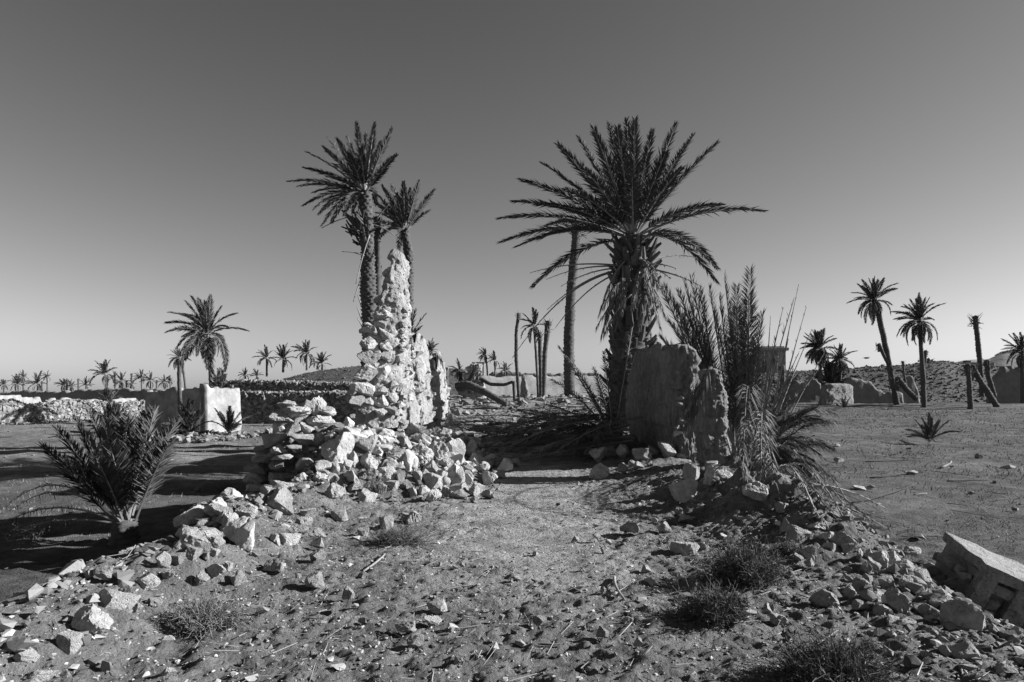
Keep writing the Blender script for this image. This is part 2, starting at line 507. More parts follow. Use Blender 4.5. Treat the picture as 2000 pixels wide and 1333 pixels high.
# ------------------------------------------------------------------ eroded wall pieces
def loft(levels, step=.05, nper=64, amp=.05, fr=3.0, seed=0, round_=.35, vstretch=1.0, erode=0.0, cap=True, shear=0.0, course=0.0, furrow=0.0):
    """levels: list of (z, x0, x1, y0, y1) from the bottom up; rounded rectangles, displaced by noise"""
    Lv = np.array(sorted(levels), float)
    z = np.arange(Lv[0, 0], Lv[-1, 0] + step / 2, step)
    c = [np.interp(z, Lv[:, 0], Lv[:, k]) for k in range(1, 5)]
    a = np.linspace(0, 2 * np.pi, nper, endpoint=False)
    p = 2 / (1 - round_ * .5) + 3 * (1 - round_)
    ca, sa = np.cos(a), np.sin(a)
    # even spread along a rounded rectangle
    rr = (np.abs(ca) ** p + np.abs(sa) ** p) ** (-1 / p)
    ux, uy = ca * rr, sa * rr
    X = ((c[0] + c[1]) / 2)[:, None] + ((c[1] - c[0]) / 2)[:, None] * ux
    Y = ((c[2] + c[3]) / 2)[:, None] + ((c[3] - c[2]) / 2)[:, None] * uy
    Z = np.repeat(z[:, None], nper, 1)
    n = fbm3(X * fr + seed, Y * fr, Z * fr * vstretch, 5, seed)
    n2 = np.clip(vn3(X * fr * 3, Y * fr * 3, Z * fr * 3 * vstretch, seed + 40), -.3, 1)
    n3 = fbm3(X * fr * 5, Y * fr * 5, Z * fr * 5 * vstretch, 2, seed + 80)
    dsp = amp * (1.2 * n + .45 * n2 + .5 * n3)
    if course:
        w_ = Z / course + .22 * fbm3(X * 1.3, Y * 1.3, Z * .6, 2, seed + 90)
        fz = w_ - np.floor(w_)
        dsp = dsp - .045 * np.exp(-((fz - .5) / .09) ** 2) * (.4 + .6 * np.clip(vn3(X * 1.7, Y * 1.7, Z * 1.2, seed + 91) + .4, 0, 1))
    if furrow:
        fu_ = vn3(X * 5.5, Y * 5.5, Z * .5, seed + 93)
        dsp = dsp - furrow * np.clip(fu_ - .15, 0, 1) * np.clip(.5 + fbm3(X * .8, Y * .8, Z * .8, 2, seed + 94), 0, 1)
    nrm = np.stack([np.sign(ux) * np.abs(ux) ** (p - 1), np.sign(uy) * np.abs(uy) ** (p - 1)], -1)
    nrm /= np.linalg.norm(nrm, axis=1)[:, None]
    X = X + dsp * nrm[None, :, 0]; Y = Y + dsp * nrm[None, :, 1]
    if erode:
        Z = Z + erode * fbm3(X * 2.2, Y * 2.2, 0 * Z + seed, 3, seed + 70) * ((z - z[0]) / (z[-1] - z[0]))[:, None] ** 3
    if shear:
        Y = Y + shear * (X - ((c[0] + c[1]) / 2)[:, None])
    V = np.stack([X, Y, Z], -1)
    m = len(z)
    if cap:
        # dome the top with a few shrinking rings
        top = V[-1]; cen = top.mean(0)
        ex = []
        for k, (s, dz) in enumerate(((.85, .5), (.6, .9), (.3, 1.05), (.05, 1.1))):
            ring = cen + (top - cen) * np.array([s, s, 1]); ring[:, 2] += dz * step * 1.2 + amp * .5 * vn3(ring[:, 0] * 8, ring[:, 1] * 8, ring[:, 2] * 8, seed + 5)
            ex.append(ring)
        V = np.concatenate([V, np.array(ex)]); m += 4
    V = V.reshape(-1, 3)
    i = np.arange(m - 1)[:, None] * nper; j = np.arange(nper)[None]; j2 = (j + 1) % nper
    Q = np.stack([i + j, i + j2, i + nper + j2, i + nper + j], -1).reshape(-1, 4)
    return V, Q

def pxlv(rows, Y0, Y1):
    """rows of (photo y, x left, x right[, depth front, depth back]) -> loft levels at depth Y0"""
    out = []
    for r in rows:
        f, b = (r[3], r[4]) if len(r) > 3 else (Y0, Y1)
        out.append((EYE + (HZ - r[0]) / F * Y0, (r[1] - 1000) / F * Y0, (r[2] - 1000) / F * Y0, f, b))
    return out

def wall_core(root, name, V, Q, m):
    V = V - np.array(root.location)
    o = link(name, mesh_np(name, V, Q, True), m, root)
    return o

# --- the tall pillar left standing on the collapsed left wall
PY = 14.0
pil = empty('ruined_wall_pillar', (-2.9, 14.6, .6), 'tall jagged pillar of stone and pale plaster left standing on the rubble heap', 'wall')
V, Q = loft(pxlv([(838, 684, 782, 14.15, 17.4), (800, 690, 780, 14.15, 17.0), (770, 696, 779, 14.15, 16.4), (740, 701, 779, 14.15, 16.2), (700, 706, 780, 14.15, 15.9),
                  (665, 708, 782, 14.15, 15.6), (640, 712, 784, 14.15, 15.35), (624, 726, 787, 14.15, 15.2), (600, 735, 786, 14.15, 15.0), (570, 741, 785, 14.15, 14.9),
                  (540, 749, 786, 14.15, 14.8), (515, 757, 789, 14.2, 14.75), (499, 762, 785, 14.25, 14.7), (489, 768, 780, 14.35, 14.6)], PY, 16), .028, 190, .06, 4.0, 3, .25, shear=.55)
wall_core(pil, 'plaster_core', V, Q, M_PLASTER)
for zx, zy, zw, zh in [(480, 485, 150, 95), (445, 565, 150, 105), (350, 690, 112, 72), (465, 715, 120, 82), (355, 775, 128, 92), (470, 790, 104, 72), (350, 870, 146, 104),
                       (470, 862, 112, 82), (330, 975, 155, 112), (460, 980, 112, 112), (308, 1085, 158, 115), (440, 1100, 104, 62), (265, 1165, 118, 92), (440, 1172, 98, 88),
                       (350, 1172, 84, 64), (385, 925, 70, 50), (400, 820, 60, 50), (520, 190, 80, 110), (500, 300, 95, 95), (430, 640, 90, 70), (345, 645, 60, 32),
                       (520, 390, 90, 80), (400, 1035, 60, 60), (330, 1225, 100, 70), (430, 1245, 90, 70), (235, 1110, 70, 60), (525, 1060, 60, 70), (520, 1150, 70, 70), (505, 1235, 80, 70)]:
    px, py = 620 + zx / 3.507, 450 + zy / 3.507
    yy = PY + .1 + .55 * (px - 740) / F * PY
    c = at(px, py, yy)
    w, h = zw / 3.507 * yy / F, zh / 3.507 * yy / F
    o = stone_obj(c, w * 1.08, h * 1.1, max(w, h) * .8, pil, tilt=.12)
    o.rotation_euler.z += .5
for k in range(120):       # stones bedded in the mortar of the path side
    zz_ = random.uniform(.8, 3.9)
    yb = np.interp(zz_, [.7, 1.7, 2.9, 3.2, 4.0], [17.2, 16.5, 15.6, 15.2, 14.9])
    yy = random.uniform(14.35, yb)
    s = random.choice((.1, .14, .18, .22, .28))
    xr = np.interp(zz_, [.8, 2.4, 3.0, 4.2], [-2.31, -2.31, -2.27, -2.24])
    stone_obj(Vector((xr - s * .22 + random.uniform(-.03, .03), yy, zz_)), s * .9, s * .75, s * 1.2, pil, rot=(random.uniform(-.2, .2), random.uniform(-.2, .2), random.uniform(-.3, .3)))

# --- further stumps of the same wall, behind the pillar
def stump_wall(label, rows, Y0, Y1, seed, nst, xs, zr):
    g = at(rows[0][1], rows[0][0], Y0)
    e = empty('ruined_wall_stump', (g.x, Y0 + .5, g.z), label, 'wall', 'broken stumps of the left wall')
    V, Q = loft(pxlv(rows, Y0, Y1), .045, 130, .09, 3.2, seed, .25, erode=.7)
    wall_core(e, 'plaster_core', V, Q, M_PLASTER)
    for k in range(nst):
        s = random.uniform(.12, .34)
        px = random.uniform(*xs)
        zz_ = random.uniform(*zr)
        stone_obj(Vector(((px - 1000) / F * Y0, Y0 + random.uniform(-.05, .12), zz_)), s * 1.3, s * .8, s, e, tilt=.2)
    for k in range(nst):
        s = random.uniform(.1, .25)
        stone_obj(Vector(((rows[1][2] - 1000) / F * Y0 + random.uniform(-.06, .04), random.uniform(Y0 + .2, Y1), random.uniform(zr[0], zr[1] - .3))), s * 1.2, s * .8, s, e, tilt=.3)
    return e
stump_wall('weathered wall stump with dark broken end just behind the tall pillar', [(830, 796, 828), (790, 797, 826), (740, 798, 824), (705, 799, 820), (685, 800, 815), (672, 801, 810)], 18.3, 20.6, 11, 22, (799, 820), (.9, 2.7))
stump_wall('lower plastered wall stump topped with stones, farthest along the left wall', [(820, 826, 858), (785, 827, 857), (750, 828, 856), (725, 830, 852), (708, 834, 848)], 22.5, 26.0, 13, 24, (829, 853), (1.0, 2.4))

# --- low dry-stone corner in front of the heap
DY = 11.2
dry = empty('dry_stone_wall', (-3.55, 11.5, .0), 'low leaning dry-stone wall end at the near left of the rubble heap', 'wall')
V, Q = loft(pxlv([(985, 505, 622), (960, 498, 628), (920, 500, 626), (880, 520, 622), (850, 540, 618), (820, 560, 612), (800, 575, 606)], DY + .6, DY + 1.5), .03, 120, .06, 4.0, 21, .3, shear=.2)
wall_core(dry, 'plaster_core', V, Q, M_PLASTER)
_dw = random.Random(41)
yrow = 792.0
while yrow < 968:
    hrow = _dw.uniform(17, 27)
    yc = yrow + hrow / 2
    xl = np.interp(yc, [795, 830, 860, 890, 920, 965], [556, 532, 504, 486, 476, 466]) + _dw.uniform(-6, 6)
    xr = np.interp(yc, [795, 830, 860, 890, 920, 965], [606, 622, 630, 634, 636, 630]) + _dw.uniform(-5, 5)
    px = xl
    while px < xr:
        w_ = _dw.uniform(24, 58)
        cx = px + w_ / 2
        yy = DY - .05 + .5 * max(0, (560 - cx) / 95) + .75 * max(0, (cx - 560) / 75) + _dw.uniform(-.06, .06)
        h_ = hrow * _dw.uniform(.85, 1.2)
        c = at(cx, yc + _dw.uniform(-2, 2), yy)
        k = yy / F
        o = stone_obj(c + Vector((0, .12, 0)), w_ * k * 1.06, h_ * k * 1.08, max(w_, h_) * k * .9, dry, tilt=.12)
        o.rotation_euler.z = _dw.choice((0, math.pi)) + (.5 if cx > 560 else -.5) + _dw.uniform(-.2, .2)
        px += w_ * .96
    yrow += hrow * .92
for cx, cy, w_, h_, yy in ((560, 789, 36, 14, 11.3), (575, 803, 58, 18, 11.3), (600, 795, 34, 28, 11.5), (622, 795, 32, 44, 11.8), (548, 816, 52, 25, 11.2)):
    k = yy / F
    stone_obj(at(cx, cy, yy), w_ * k, h_ * k, w_ * k * .8, dry, tilt=.15)

# --- straw-plastered mud wall on the right
mw = empty('mud_wall', (3.85, 17.5, .1), 'straw-plastered mud wall slab in shade in front of the big palm', 'wall')
V, Q = loft([(-.2, 3.62, 4.15, 15.15, 20.6), (.35, 3.58, 4.15, 15.05, 21.2), (1.0, 3.52, 4.15, 15.05, 21.8), (2.0, 3.54, 4.13, 15.02, 21.5), (2.45, 3.56, 4.11, 15.05, 21.0), (2.66, 3.6, 4.05, 15.15, 20.6)], .028, 460, .085, 6.0, 31, .12, .35, erode=.5, course=.55, furrow=.16)
wall_core(mw, 'plastered_slab', V, Q, M_MUD)
V, Q = loft(pxlv([(760, 1318, 1356), (748, 1308, 1366), (735, 1304, 1371), (700, 1302, 1370), (684, 1306, 1364), (677, 1314, 1354)], 14.75, 15.7), .03, 130, .08, 4.0, 33, .4, .7, course=.5, furrow=.08)
wall_core(mw, 'broken_block', V, Q, M_MUD)
for k in range(12):
    s_ = random.uniform(.1, .22)
    stone_obj(Vector((random.uniform(3.65, 4.1), 15.05 + random.uniform(-.05, .1), random.uniform(.2, 1.8))), s_ * 1.3, s_ * .8, s_, mw, tilt=.3)
mp_ = empty('mud_wall_pillar', (4.0, 13.6, -.1), 'narrow eroded mud pillar of stacked layers right of the shaded wall', 'wall')
rows = [(722, 1385, 1409), (733, 1384, 1412), (743, 1386, 1415), (748, 1389, 1413), (760, 1380, 1420), (775, 1377, 1425), (800, 1373, 1428), (808, 1376, 1424), (812, 1371, 1427), (830, 1366, 1427), (850, 1369, 1426),
        (858, 1374, 1423), (866, 1373, 1427), (885, 1378, 1429), (900, 1380, 1431), (912, 1382, 1428), (922, 1378, 1434), (940, 1384, 1436), (955, 1386, 1437)]
lv = pxlv(rows, 13.2, 14.0)
V, Q = loft(lv[::-1], .018, 130, .055, 5.0, 35, .45, 1.0, course=.34, furrow=.06)
wall_core(mp_, 'mud_layers', V, Q, M_MUD)
mb = MB()
for k in range(70):
    b = at(random.uniform(1385, 1412), random.uniform(722, 726), 13.5) + Vector((0, random.uniform(-.1, .2), 0))
    t = b + Vector((random.uniform(-.12, .12), random.uniform(-.1, .1), random.uniform(.02, .13)))
    V_, Q_ = tube([b, t], [.005, .003], 3, False); mb.add(V_, Q_)
mb.v = [v - np.array(mp_.location) for v in mb.v]
link('straw_tuft', mb.build('straw_tuft'), M_DRY, mp_)

# ------------------------------------------------------------------ loose stones
def zl(lst, s, ox, oy, label, group, name='stone', zones=None):
    for zx, zy, zw, zh in lst:
        lb, gp = label, group
        if zones:
            w = zw / s; py = oy + zy / s
            size = 'big' if w > 34 else ('middling' if w > 20 else 'small')
            lb = '%s %s, %s' % (size, label, next(z for lim, z in zones if py < lim)); gp = lb
        lay_stone(ox + zx / s, oy + zy / s, zw / s, zh / s, lb, gp, name=name)
ZL = [(1010, 'close below the dry-stone corner'), (1110, 'halfway down it'), (9999, 'at its lowest end')]
ZR = [(1060, 'high up near the dead fronds'), (1130, 'beside the concrete block top'), (1200, 'just under the concrete block'), (9999, 'at the lowest end')]
ZT = [(1090, 'far up towards the opening'), (1180, 'in the middle stretch'), (9999, 'near the bottom of the view')]

HEAP_L = 'pale angular limestone block lying in the rubble heap below the tall pillar'
HEAP_G = 'stones of the rubble heap'
def heap_tag(o, w, Y):
    x, y = o.location.x, o.location.y
    size = 'large' if w > .36 else ('mid-sized' if w > .24 else 'small')
    if y > 15.8: zone = 'in the thin tail of rubble behind the pillar'
    elif x > -1.4: zone = 'in the low right-hand tongue of the rubble heap'
    elif y < 11.6: zone = 'at the front foot of the rubble heap'
    elif x < -2.3: zone = 'high in the rubble heap near the pillar'
    else: zone = 'on the middle slope of the rubble heap'
    lab = '%s pale angular stone %s' % (size, zone)
    tag(o, lab, 'stone', lab)
big = lay_stone(654, 882, 60, 68, 'largest rounded boulder resting in the rubble heap beside the dry-stone corner', None, name='boulder')
zl([(840, 290, 150, 110), (720, 360, 120, 100), (985, 500, 150, 130), (990, 610, 150, 110), (890, 590, 75, 100), (1105, 430, 110, 80), (1190, 575, 150, 110), (1330, 550, 160, 130),
    (1465, 550, 140, 150), (1560, 530, 120, 150), (1110, 690, 140, 110), (1000, 690, 120, 90), (1200, 710, 80, 90), (1310, 700, 60, 110), (1440, 740, 190, 110), (1560, 690, 110, 130),
    (1570, 790, 150, 70), (1590, 820, 100, 70), (1420, 830, 100, 100), (1780, 710, 130, 100), (1690, 600, 80, 90), (1740, 600, 60, 90), (1800, 610, 90, 70), (870, 720, 120, 110),
    (910, 775, 120, 80), (980, 770, 60, 80), (770, 720, 80, 80), (760, 800, 140, 110), (985, 840, 130, 80), (1280, 810, 80, 70), (1690, 790, 80, 90), (1770, 820, 90, 60), (1690, 850, 60, 50),
    (1250, 400, 160, 110), (1350, 460, 120, 80), (1420, 360, 110, 80), (1200, 640, 80, 60), (1895, 630, 110, 90), (1220, 480, 110, 80), (930, 460, 110, 70), (800, 650, 90, 70), (700, 640, 80, 60),
    (1640, 650, 90, 70), (1520, 490, 80, 90), (860, 430, 90, 70), (1060, 540, 70, 70), (1080, 360, 90, 80), (1000, 420, 90, 80), (1400, 640, 100, 80), (1270, 620, 90, 70), (1060, 620, 60, 60),
    (1360, 700, 90, 90), (1500, 620, 100, 80), (1490, 420, 100, 70), (1580, 440, 80, 70), (1540, 380, 100, 80), (1330, 400, 80, 60), (1450, 300, 90, 70), (1390, 270, 80, 60), (1540, 320, 90, 60),
    (1320, 300, 70, 60), (1260, 300, 80, 60), (1180, 360, 90, 70), (930, 330, 100, 80), (860, 360, 90, 80), (770, 440, 80, 60), (1650, 430, 70, 60), (1640, 540, 80, 80), (1730, 660, 90, 70),
    (1630, 720, 90, 80), (1360, 800, 80, 80), (1500, 800, 80, 80), (1240, 770, 80, 70), (1150, 770, 90, 80), (1080, 780, 80, 80), (1860, 690, 70, 60), (1960, 610, 60, 60), (720, 690, 60, 60), (820, 790, 60, 60)],
   3.333, 420, 720, None, None)
# fill the gaps of the heap with random stones
def in_heap(x, y):
    dx = (x + 3.1) / 2.65 if x > -3.1 else (-3.1 - x) / 1.2
    dy = (11.9 - y) / 1.35 if y < 11.9 else ((y - 15.5) / 6.0 if y > 15.5 else 0)
    return dx * dx + dy * dy < .98
n = 0
IV5, IF5 = ico(4)
FT = [rock_verts(IV5, 140 + k, 10 + k % 5, .07) for k in range(10)]
fV, fF = [], []
while n < 150:
    x, y = random.uniform(-3.4, -.4), random.uniform(10.5, 20.5)
    if not in_heap(x, y): continue
    if y > 15.8 and x < -2.2: continue
    n += 1
    s = random.uniform(.13, .3) if y < 16 else random.uniform(.12, .26)
    Rm = np.array(Euler((random.uniform(-.6, .6), random.uniform(-.6, .6), random.uniform(0, 6.28))).to_matrix())
    fV.append((FT[n % 10] * np.array([1.2, 1.1, 1.1]) * s) @ Rm.T + np.array([x, y, hz(x, y) + s * .18])); fF.append(IF5 + (n - 1) * len(IV5))

fme = mesh_np('heap_filler_stones', np.concatenate(fV), np.concatenate(fF), True)
fme.set_sharp_from_angle(angle=math.radians(28))
M_FILL = mat('heap_filler', .32, .36, 7.0, .85, 40, bdist=.02, pits=.45, island=.25)
tag(link('heap_filler_stones', fme, M_FILL), 'smaller stones packed between the big blocks of the rubble heap', 'stones', kind='stuff')
EDGE_L = 'pale boulder on the left edge of the track'
zl([(600, 940, 100, 60), (800, 960, 110, 80), (1115, 1000, 100, 100), (1290, 970, 100, 80), (1240, 970, 60, 50), (960, 1060, 80, 60), (565, 1010, 120, 90), (640, 1075, 160, 60), (470, 1110, 150, 80),
    (370, 1110, 100, 70), (660, 1140, 110, 80), (370, 1285, 120, 80), (660, 1230, 100, 90)], 3.333, 420, 720,
   'pale loose stone on the track below the foot of the rubble heap', 'stones below the heap')
zl([(60, 990, 120, 100), (180, 910, 100, 70), (280, 850, 90, 80), (210, 960, 100, 60), (80, 1290, 50, 60), (390, 945, 80, 50)], 3.333, 420, 720, EDGE_L, 'boulders along the left edge', zones=ZL)
lay_stone(544, 982, 58, 52, 'squared pale block with dark left face at the foot of the dry-stone corner', None, name='boulder')
lay_stone(462, 1044, 78, 58, 'big sunlit rounded boulder nearest below the squared block on the left edge', None, name='boulder')
zl([(1110, 560, 100, 70), (1030, 600, 80, 80), (845, 690, 190, 120), (865, 750, 75, 65), (925, 755, 50, 45), (970, 740, 45, 35), (975, 825, 90, 60), (1030, 805, 40, 45), (905, 855, 60, 60), (760, 840, 60, 40),
    (560, 915, 80, 40), (510, 965, 170, 100), (610, 990, 60, 50), (690, 970, 70, 50), (480, 930, 90, 60), (640, 870, 130, 80), (730, 780, 60, 80), (85, 1215, 110, 70), (150, 1310, 180, 60), (275, 1300, 60, 50),
    (1085, 860, 50, 60), (960, 690, 80, 60), (1000, 560, 90, 70), (800, 770, 70, 50), (560, 1010, 60, 40)], 2.326, 0, 760, EDGE_L, 'boulders along the left edge', zones=ZL)
for k in range(24):
    y_ = 5.0 + 6.2 * random.random() ** .8
    x_ = -3.5 + .3 * float(vn2(y_ * .45, 3.3, 5)) + random.gauss(.05, .28) + .2
    s_ = random.uniform(.18, .36) * (1 if y_ > 7 else .75)
    o = stone_obj(Vector((x_, y_, hz(x_, y_) + s_ * .12)), s_ * 1.15, s_ * .8, s_ * .95, tilt=.3)
    zn = 'close below the dry-stone corner' if y_ > 9 else ('halfway down it' if y_ > 6.7 else 'at its lowest end')
    lb_ = '%s pale boulder on the left edge of the track, %s' % ('big' if s_ > .3 else 'middling', zn)
    tag(o, lb_, 'stone', lb_)
lay_stone(168, 1211, 70, 54, 'cracked pale boulder on the left edge beside the cube-like stone', None, name='boulder')
lay_stone(125, 1253, 48, 46, 'cube-like pale stone at the lower left end of the edge boulders', None, name='boulder')
lay_stone(194, 1121, 38, 26, 'lone dark stone in deep shade of the left field', None, name='boulder')
lay_stone(323, 1314, 32, 26, 'small pale stone at the bottom left by the frame edge', None)
lay_stone(612, 1136, 38, 35, 'rounded stone with a dark hollow standing alone on the track', None, name='boulder')
lay_stone(678, 1159, 24, 26, 'small pitted upright stone right of the hollowed stone', None)
TRK = 'loose stone on the gravel track'
zl([(300, 560, 130, 90), (1375, 820, 130, 80), (1345, 910, 120, 75), (1165, 955, 140, 80), (1235, 1035, 110, 80), (1515, 1165, 65, 60), (1160, 625, 35, 35), (75, 650, 80, 80), (1900, 630, 60, 40),
    (1690, 850, 50, 30), (1750, 855, 30, 35), (880, 615, 40, 45), (770, 620, 25, 30), (470, 620, 45, 50), (890, 910, 55, 50), (1470, 965, 50, 40), (205, 1195, 35, 35), (1360, 1010, 25, 30), (1680, 1030, 30, 30),
    (1800, 885, 40, 35), (1540, 545, 40, 30), (1400, 540, 25, 25), (1630, 555, 40, 25)], 3.333, 440, 940, TRK, 'small stones on the track', zones=ZT)
zl([(470, 535, 40, 45), (505, 600, 35, 55), (745, 710, 60, 40), (500, 1060, 70, 70), (150, 985, 80, 50), (700, 1110, 50, 50), (390, 710, 40, 25), (520, 1245, 45, 30), (165, 785, 40, 25), (505, 825, 30, 45),
    (770, 780, 70, 50), (640, 990, 60, 40), (1030, 800, 60, 40), (350, 545, 50, 30), (365, 240, 18, 24)], 2.818, 1000, 860, TRK, 'small stones on the track', zones=ZT)
MUDF = 'pale stone at the foot of the mud wall and pillar'
zl([(475, 80, 100, 90), (615, 60, 80, 80), (720, 80, 110, 70), (855, 60, 100, 90), (930, 25, 60, 60), (950, 80, 80, 60), (1010, 190, 100, 130), (1105, 140, 80, 50), (1150, 190, 150, 100), (1090, 235, 60, 70),
    (610, 155, 65, 60), (540, 60, 80, 60), (665, 130, 50, 40), (1050, 370, 40, 40), (700, 140, 60, 40), (760, 120, 40, 40), (780, 60, 70, 60), (430, 60, 70, 50)], 2.818, 1000, 860, MUDF, 'stones at the foot of the mud wall')
lay_stone(1170, 923, 46, 30, 'squared pale block lying apart left of the mud wall', None, name='boulder')
lay_stone(1340, 958, 56, 44, 'cracked earth-crusted boulder in front of the mud pillar', None, name='boulder')
lay_stone(1481, 963, 46, 42, 'tall rounded boulder right of the mud pillar beside the dry fronds', None, name='boulder')
lay_stone(1341, 1070, 56, 30, 'flat dark boulder with a pale chip on the track below the mud pillar', None, name='boulder')
zl([(660, 490, 110, 90), (845, 485, 70, 70), (960, 430, 80, 50), (1520, 480, 60, 100), (1525, 605, 70, 45), (1415, 930, 55, 60), (1480, 990, 90, 60), (1060, 590, 60, 50), (1500, 370, 80, 60), (920, 390, 40, 40)], 2.818, 1000, 860,
   'stone half buried in the earth bank below the mud pillar', 'stones in the right bank')
RUB = 'stone in the rubble down the right edge'
zl([(420, 125, 130, 80), (410, 180, 190, 80), (460, 260, 120, 90), (560, 280, 200, 110), (470, 340, 80, 70), (305, 375, 110, 90), (315, 450, 75, 70), (235, 415, 70, 60),
    (640, 300, 80, 60), (690, 390, 50, 100), (840, 440, 160, 150), (940, 430, 150, 130), (1040, 500, 200, 120), (1160, 580, 110, 150), (1055, 370, 170, 80), (740, 500, 80, 110), (800, 470, 90, 120),
    (760, 590, 70, 120), (710, 620, 130, 110), (620, 670, 120, 100), (890, 600, 130, 100), (990, 740, 170, 200), (1090, 620, 180, 120), (1430, 680, 150, 150), (1510, 720, 160, 120), (1285, 690, 110, 70),
    (1220, 810, 160, 110), (1320, 740, 200, 90), (1110, 790, 70, 80), (1230, 970, 120, 80), (1400, 985, 80, 50), (1330, 1100, 90, 80), (1700, 840, 130, 80), (1550, 800, 90, 80), (1250, 1090, 40, 40),
    (90, 870, 120, 80), (20, 790, 50, 70), (775, 970, 50, 50), (380, 965, 40, 30), (1100, 920, 140, 60), (1680, 940, 70, 80), (1840, 950, 60, 60), (820, 700, 130, 120), (700, 770, 120, 80), (860, 800, 120, 80),
    (930, 880, 140, 80), (1050, 900, 120, 80), (1180, 890, 110, 70), (1400, 900, 100, 80), (600, 340, 90, 70), (760, 390, 90, 80), (520, 560, 80, 60), (600, 500, 70, 50), (1210, 480, 80, 60), (1350, 1000, 120, 80), (1230, 1150, 150, 80),
    (1610, 1080, 120, 60), (1500, 1230, 140, 60), (250, 250, 190, 130)], 3.776, 1500, 980, RUB, 'rubble down the right edge', zones=ZR)
lay_stone(1889, 1210, 74, 58, 'largest rough boulder at the foot of the right rubble below the concrete block', None, name='boulder')
lay_stone(1855, 1137, 72, 30, 'smooth flat boulder tucked under the tilted concrete block', None, name='boulder')
lay_stone(1892, 1271, 58, 32, 'long flat boulder at the bottom right below the rubble', None, name='boulder')
lay_stone(1974, 1309, 40, 24, 'rounded boulder in the bottom right corner', None, name='boulder')
lay_stone(1620, 1172, 66, 40, 'flat-faced grainy slab stuck in the right bank below the bush', None, name='boulder')

# ------------------------------------------------------------------ the tilted masonry block at the right edge
B = Vector((4.60, 6.62, -.02))
e1 = Vector((.23, .97, .10)).normalized()            # away along the top edge
e2 = Vector((.90, .12, -.36)).normalized()
e3 = e2.cross(e1).normalized()
if e3.z > 0: e3 = -e3
e2 = e1.cross(e3).normalized()
if e2.x < 0: e2 = -e2
blk = empty('masonry_block', tuple(B + e3 * .6), 'tilted block of concrete frame and cemented cobbles toppled at the right edge', 'masonry block')
def obox(a0, a1, b0, b1, c0, c1, n=10, amp=.006, seed=0):
    """noisy box in the block's own axes: e1 (depth) a, e2 (right) b, e3 (down) c"""
    mb = MB()
    bm = bmesh.new(); bmesh.ops.create_cube(bm, size=1)
    bmesh.ops.bevel(bm, geom=bm.edges[:], offset=.018, segments=2, affect='EDGES')
    bmesh.ops.subdivide_edges(bm, edges=bm.edges[:], cuts=6, use_grid_fill=True)
    bmesh.ops.triangulate(bm, faces=bm.faces[:])
    bm.verts.ensure_lookup_table()
    V = np.array([v.co[:] for v in bm.verts]) + .5; Fa = np.array([[v.index for v in f.verts] for f in bm.faces]); bm.free()
    L = np.array([a0, b0, c0]) + V * np.array([a1 - a0, b1 - b0, c1 - c0])
    L = L + amp * np.stack([fbm3(L[:, 0] * 9, L[:, 1] * 9, L[:, 2] * 9, 3, seed + k) for k in range(3)], 1)
    W = np.array(B)[None] + L[:, :1] * np.array(e1) + L[:, 1:2] * np.array(e2) + L[:, 2:3] * np.array(e3)
    return mesh_np('p', W - np.array(blk.location), Fa, False)
link('top_slab', obox(-.02, 1.06, -.015, 1.1, -.05, .05, amp=.045, seed=1), M_CONC, blk)
link('mortar_core', obox(.12, 1.0, .03, 1.05, .052, .85, amp=.02, seed=2), M_MORTAR, blk)
link('concrete_beam', obox(-.01, .118, .0, .15, .052, .55, seed=3), M_CONC, blk)
link('concrete_beam', obox(-.01, .118, .34, .52, .052, .58, seed=4), M_CONC, blk)
link('concrete_beam', obox(-.01, .118, .8, .98, .052, .6, seed=5), M_CONC, blk)
link('crossbar', obox(.02, .1, .152, .338, .10, .20, seed=6), M_CONC, blk)
link('crossbar', obox(.02, .1, .522, .798, .10, .20, seed=7), M_CONC, blk)
for a, c, s in [(.24, .2, .17), (.22, .4, .16), (.40, .16, .16), (.42, .36, .2), (.60, .2, .2), (.64, .43, .18), (.80, .18, .17), (.82, .4, .2), (.95, .25, .14), (.3, .56, .14), (.52, .56, .15), (.74, .6, .14)]:
    p = B + e1 * a + e3 * c + e2 * .02
    stone_obj(p, s, s * .8, s * .9, blk, tilt=.5)
for b_, c_, q_ in ((.24, .3, .16), (.22, .46, .18), (.6, .3, .18), (.72, .34, .17), (.62, .48, .2), (.75, .5, .16), (.28, .58, .16)):
    stone_obj(B + e1 * .12 + e2 * b_ + e3 * c_, q_, q_ * .8, q_, blk, tilt=.5)

# ------------------------------------------------------------------ pebbles, clods, litter (nobody could count these)
def scatter(name, n, xf, smin, smax, m, label, cat, seed=1, flat=.7, keep=None, sinkf=.25, zf=base_h, power=2.2):
    r = np.random.default_rng(seed)
    x, y = xf(r, n)
    if keep is not None:
        k = keep(x, y, r); x, y = x[k], y[k]; n = len(x)
    z = zf(x, y)
    s = smin + (smax - smin) * r.random(n) ** power
    o = link(name, chips_mesh(name, x, y, z, s, flat, sinkf, r), m)
    return tag(o, label, cat, kind='stuff')

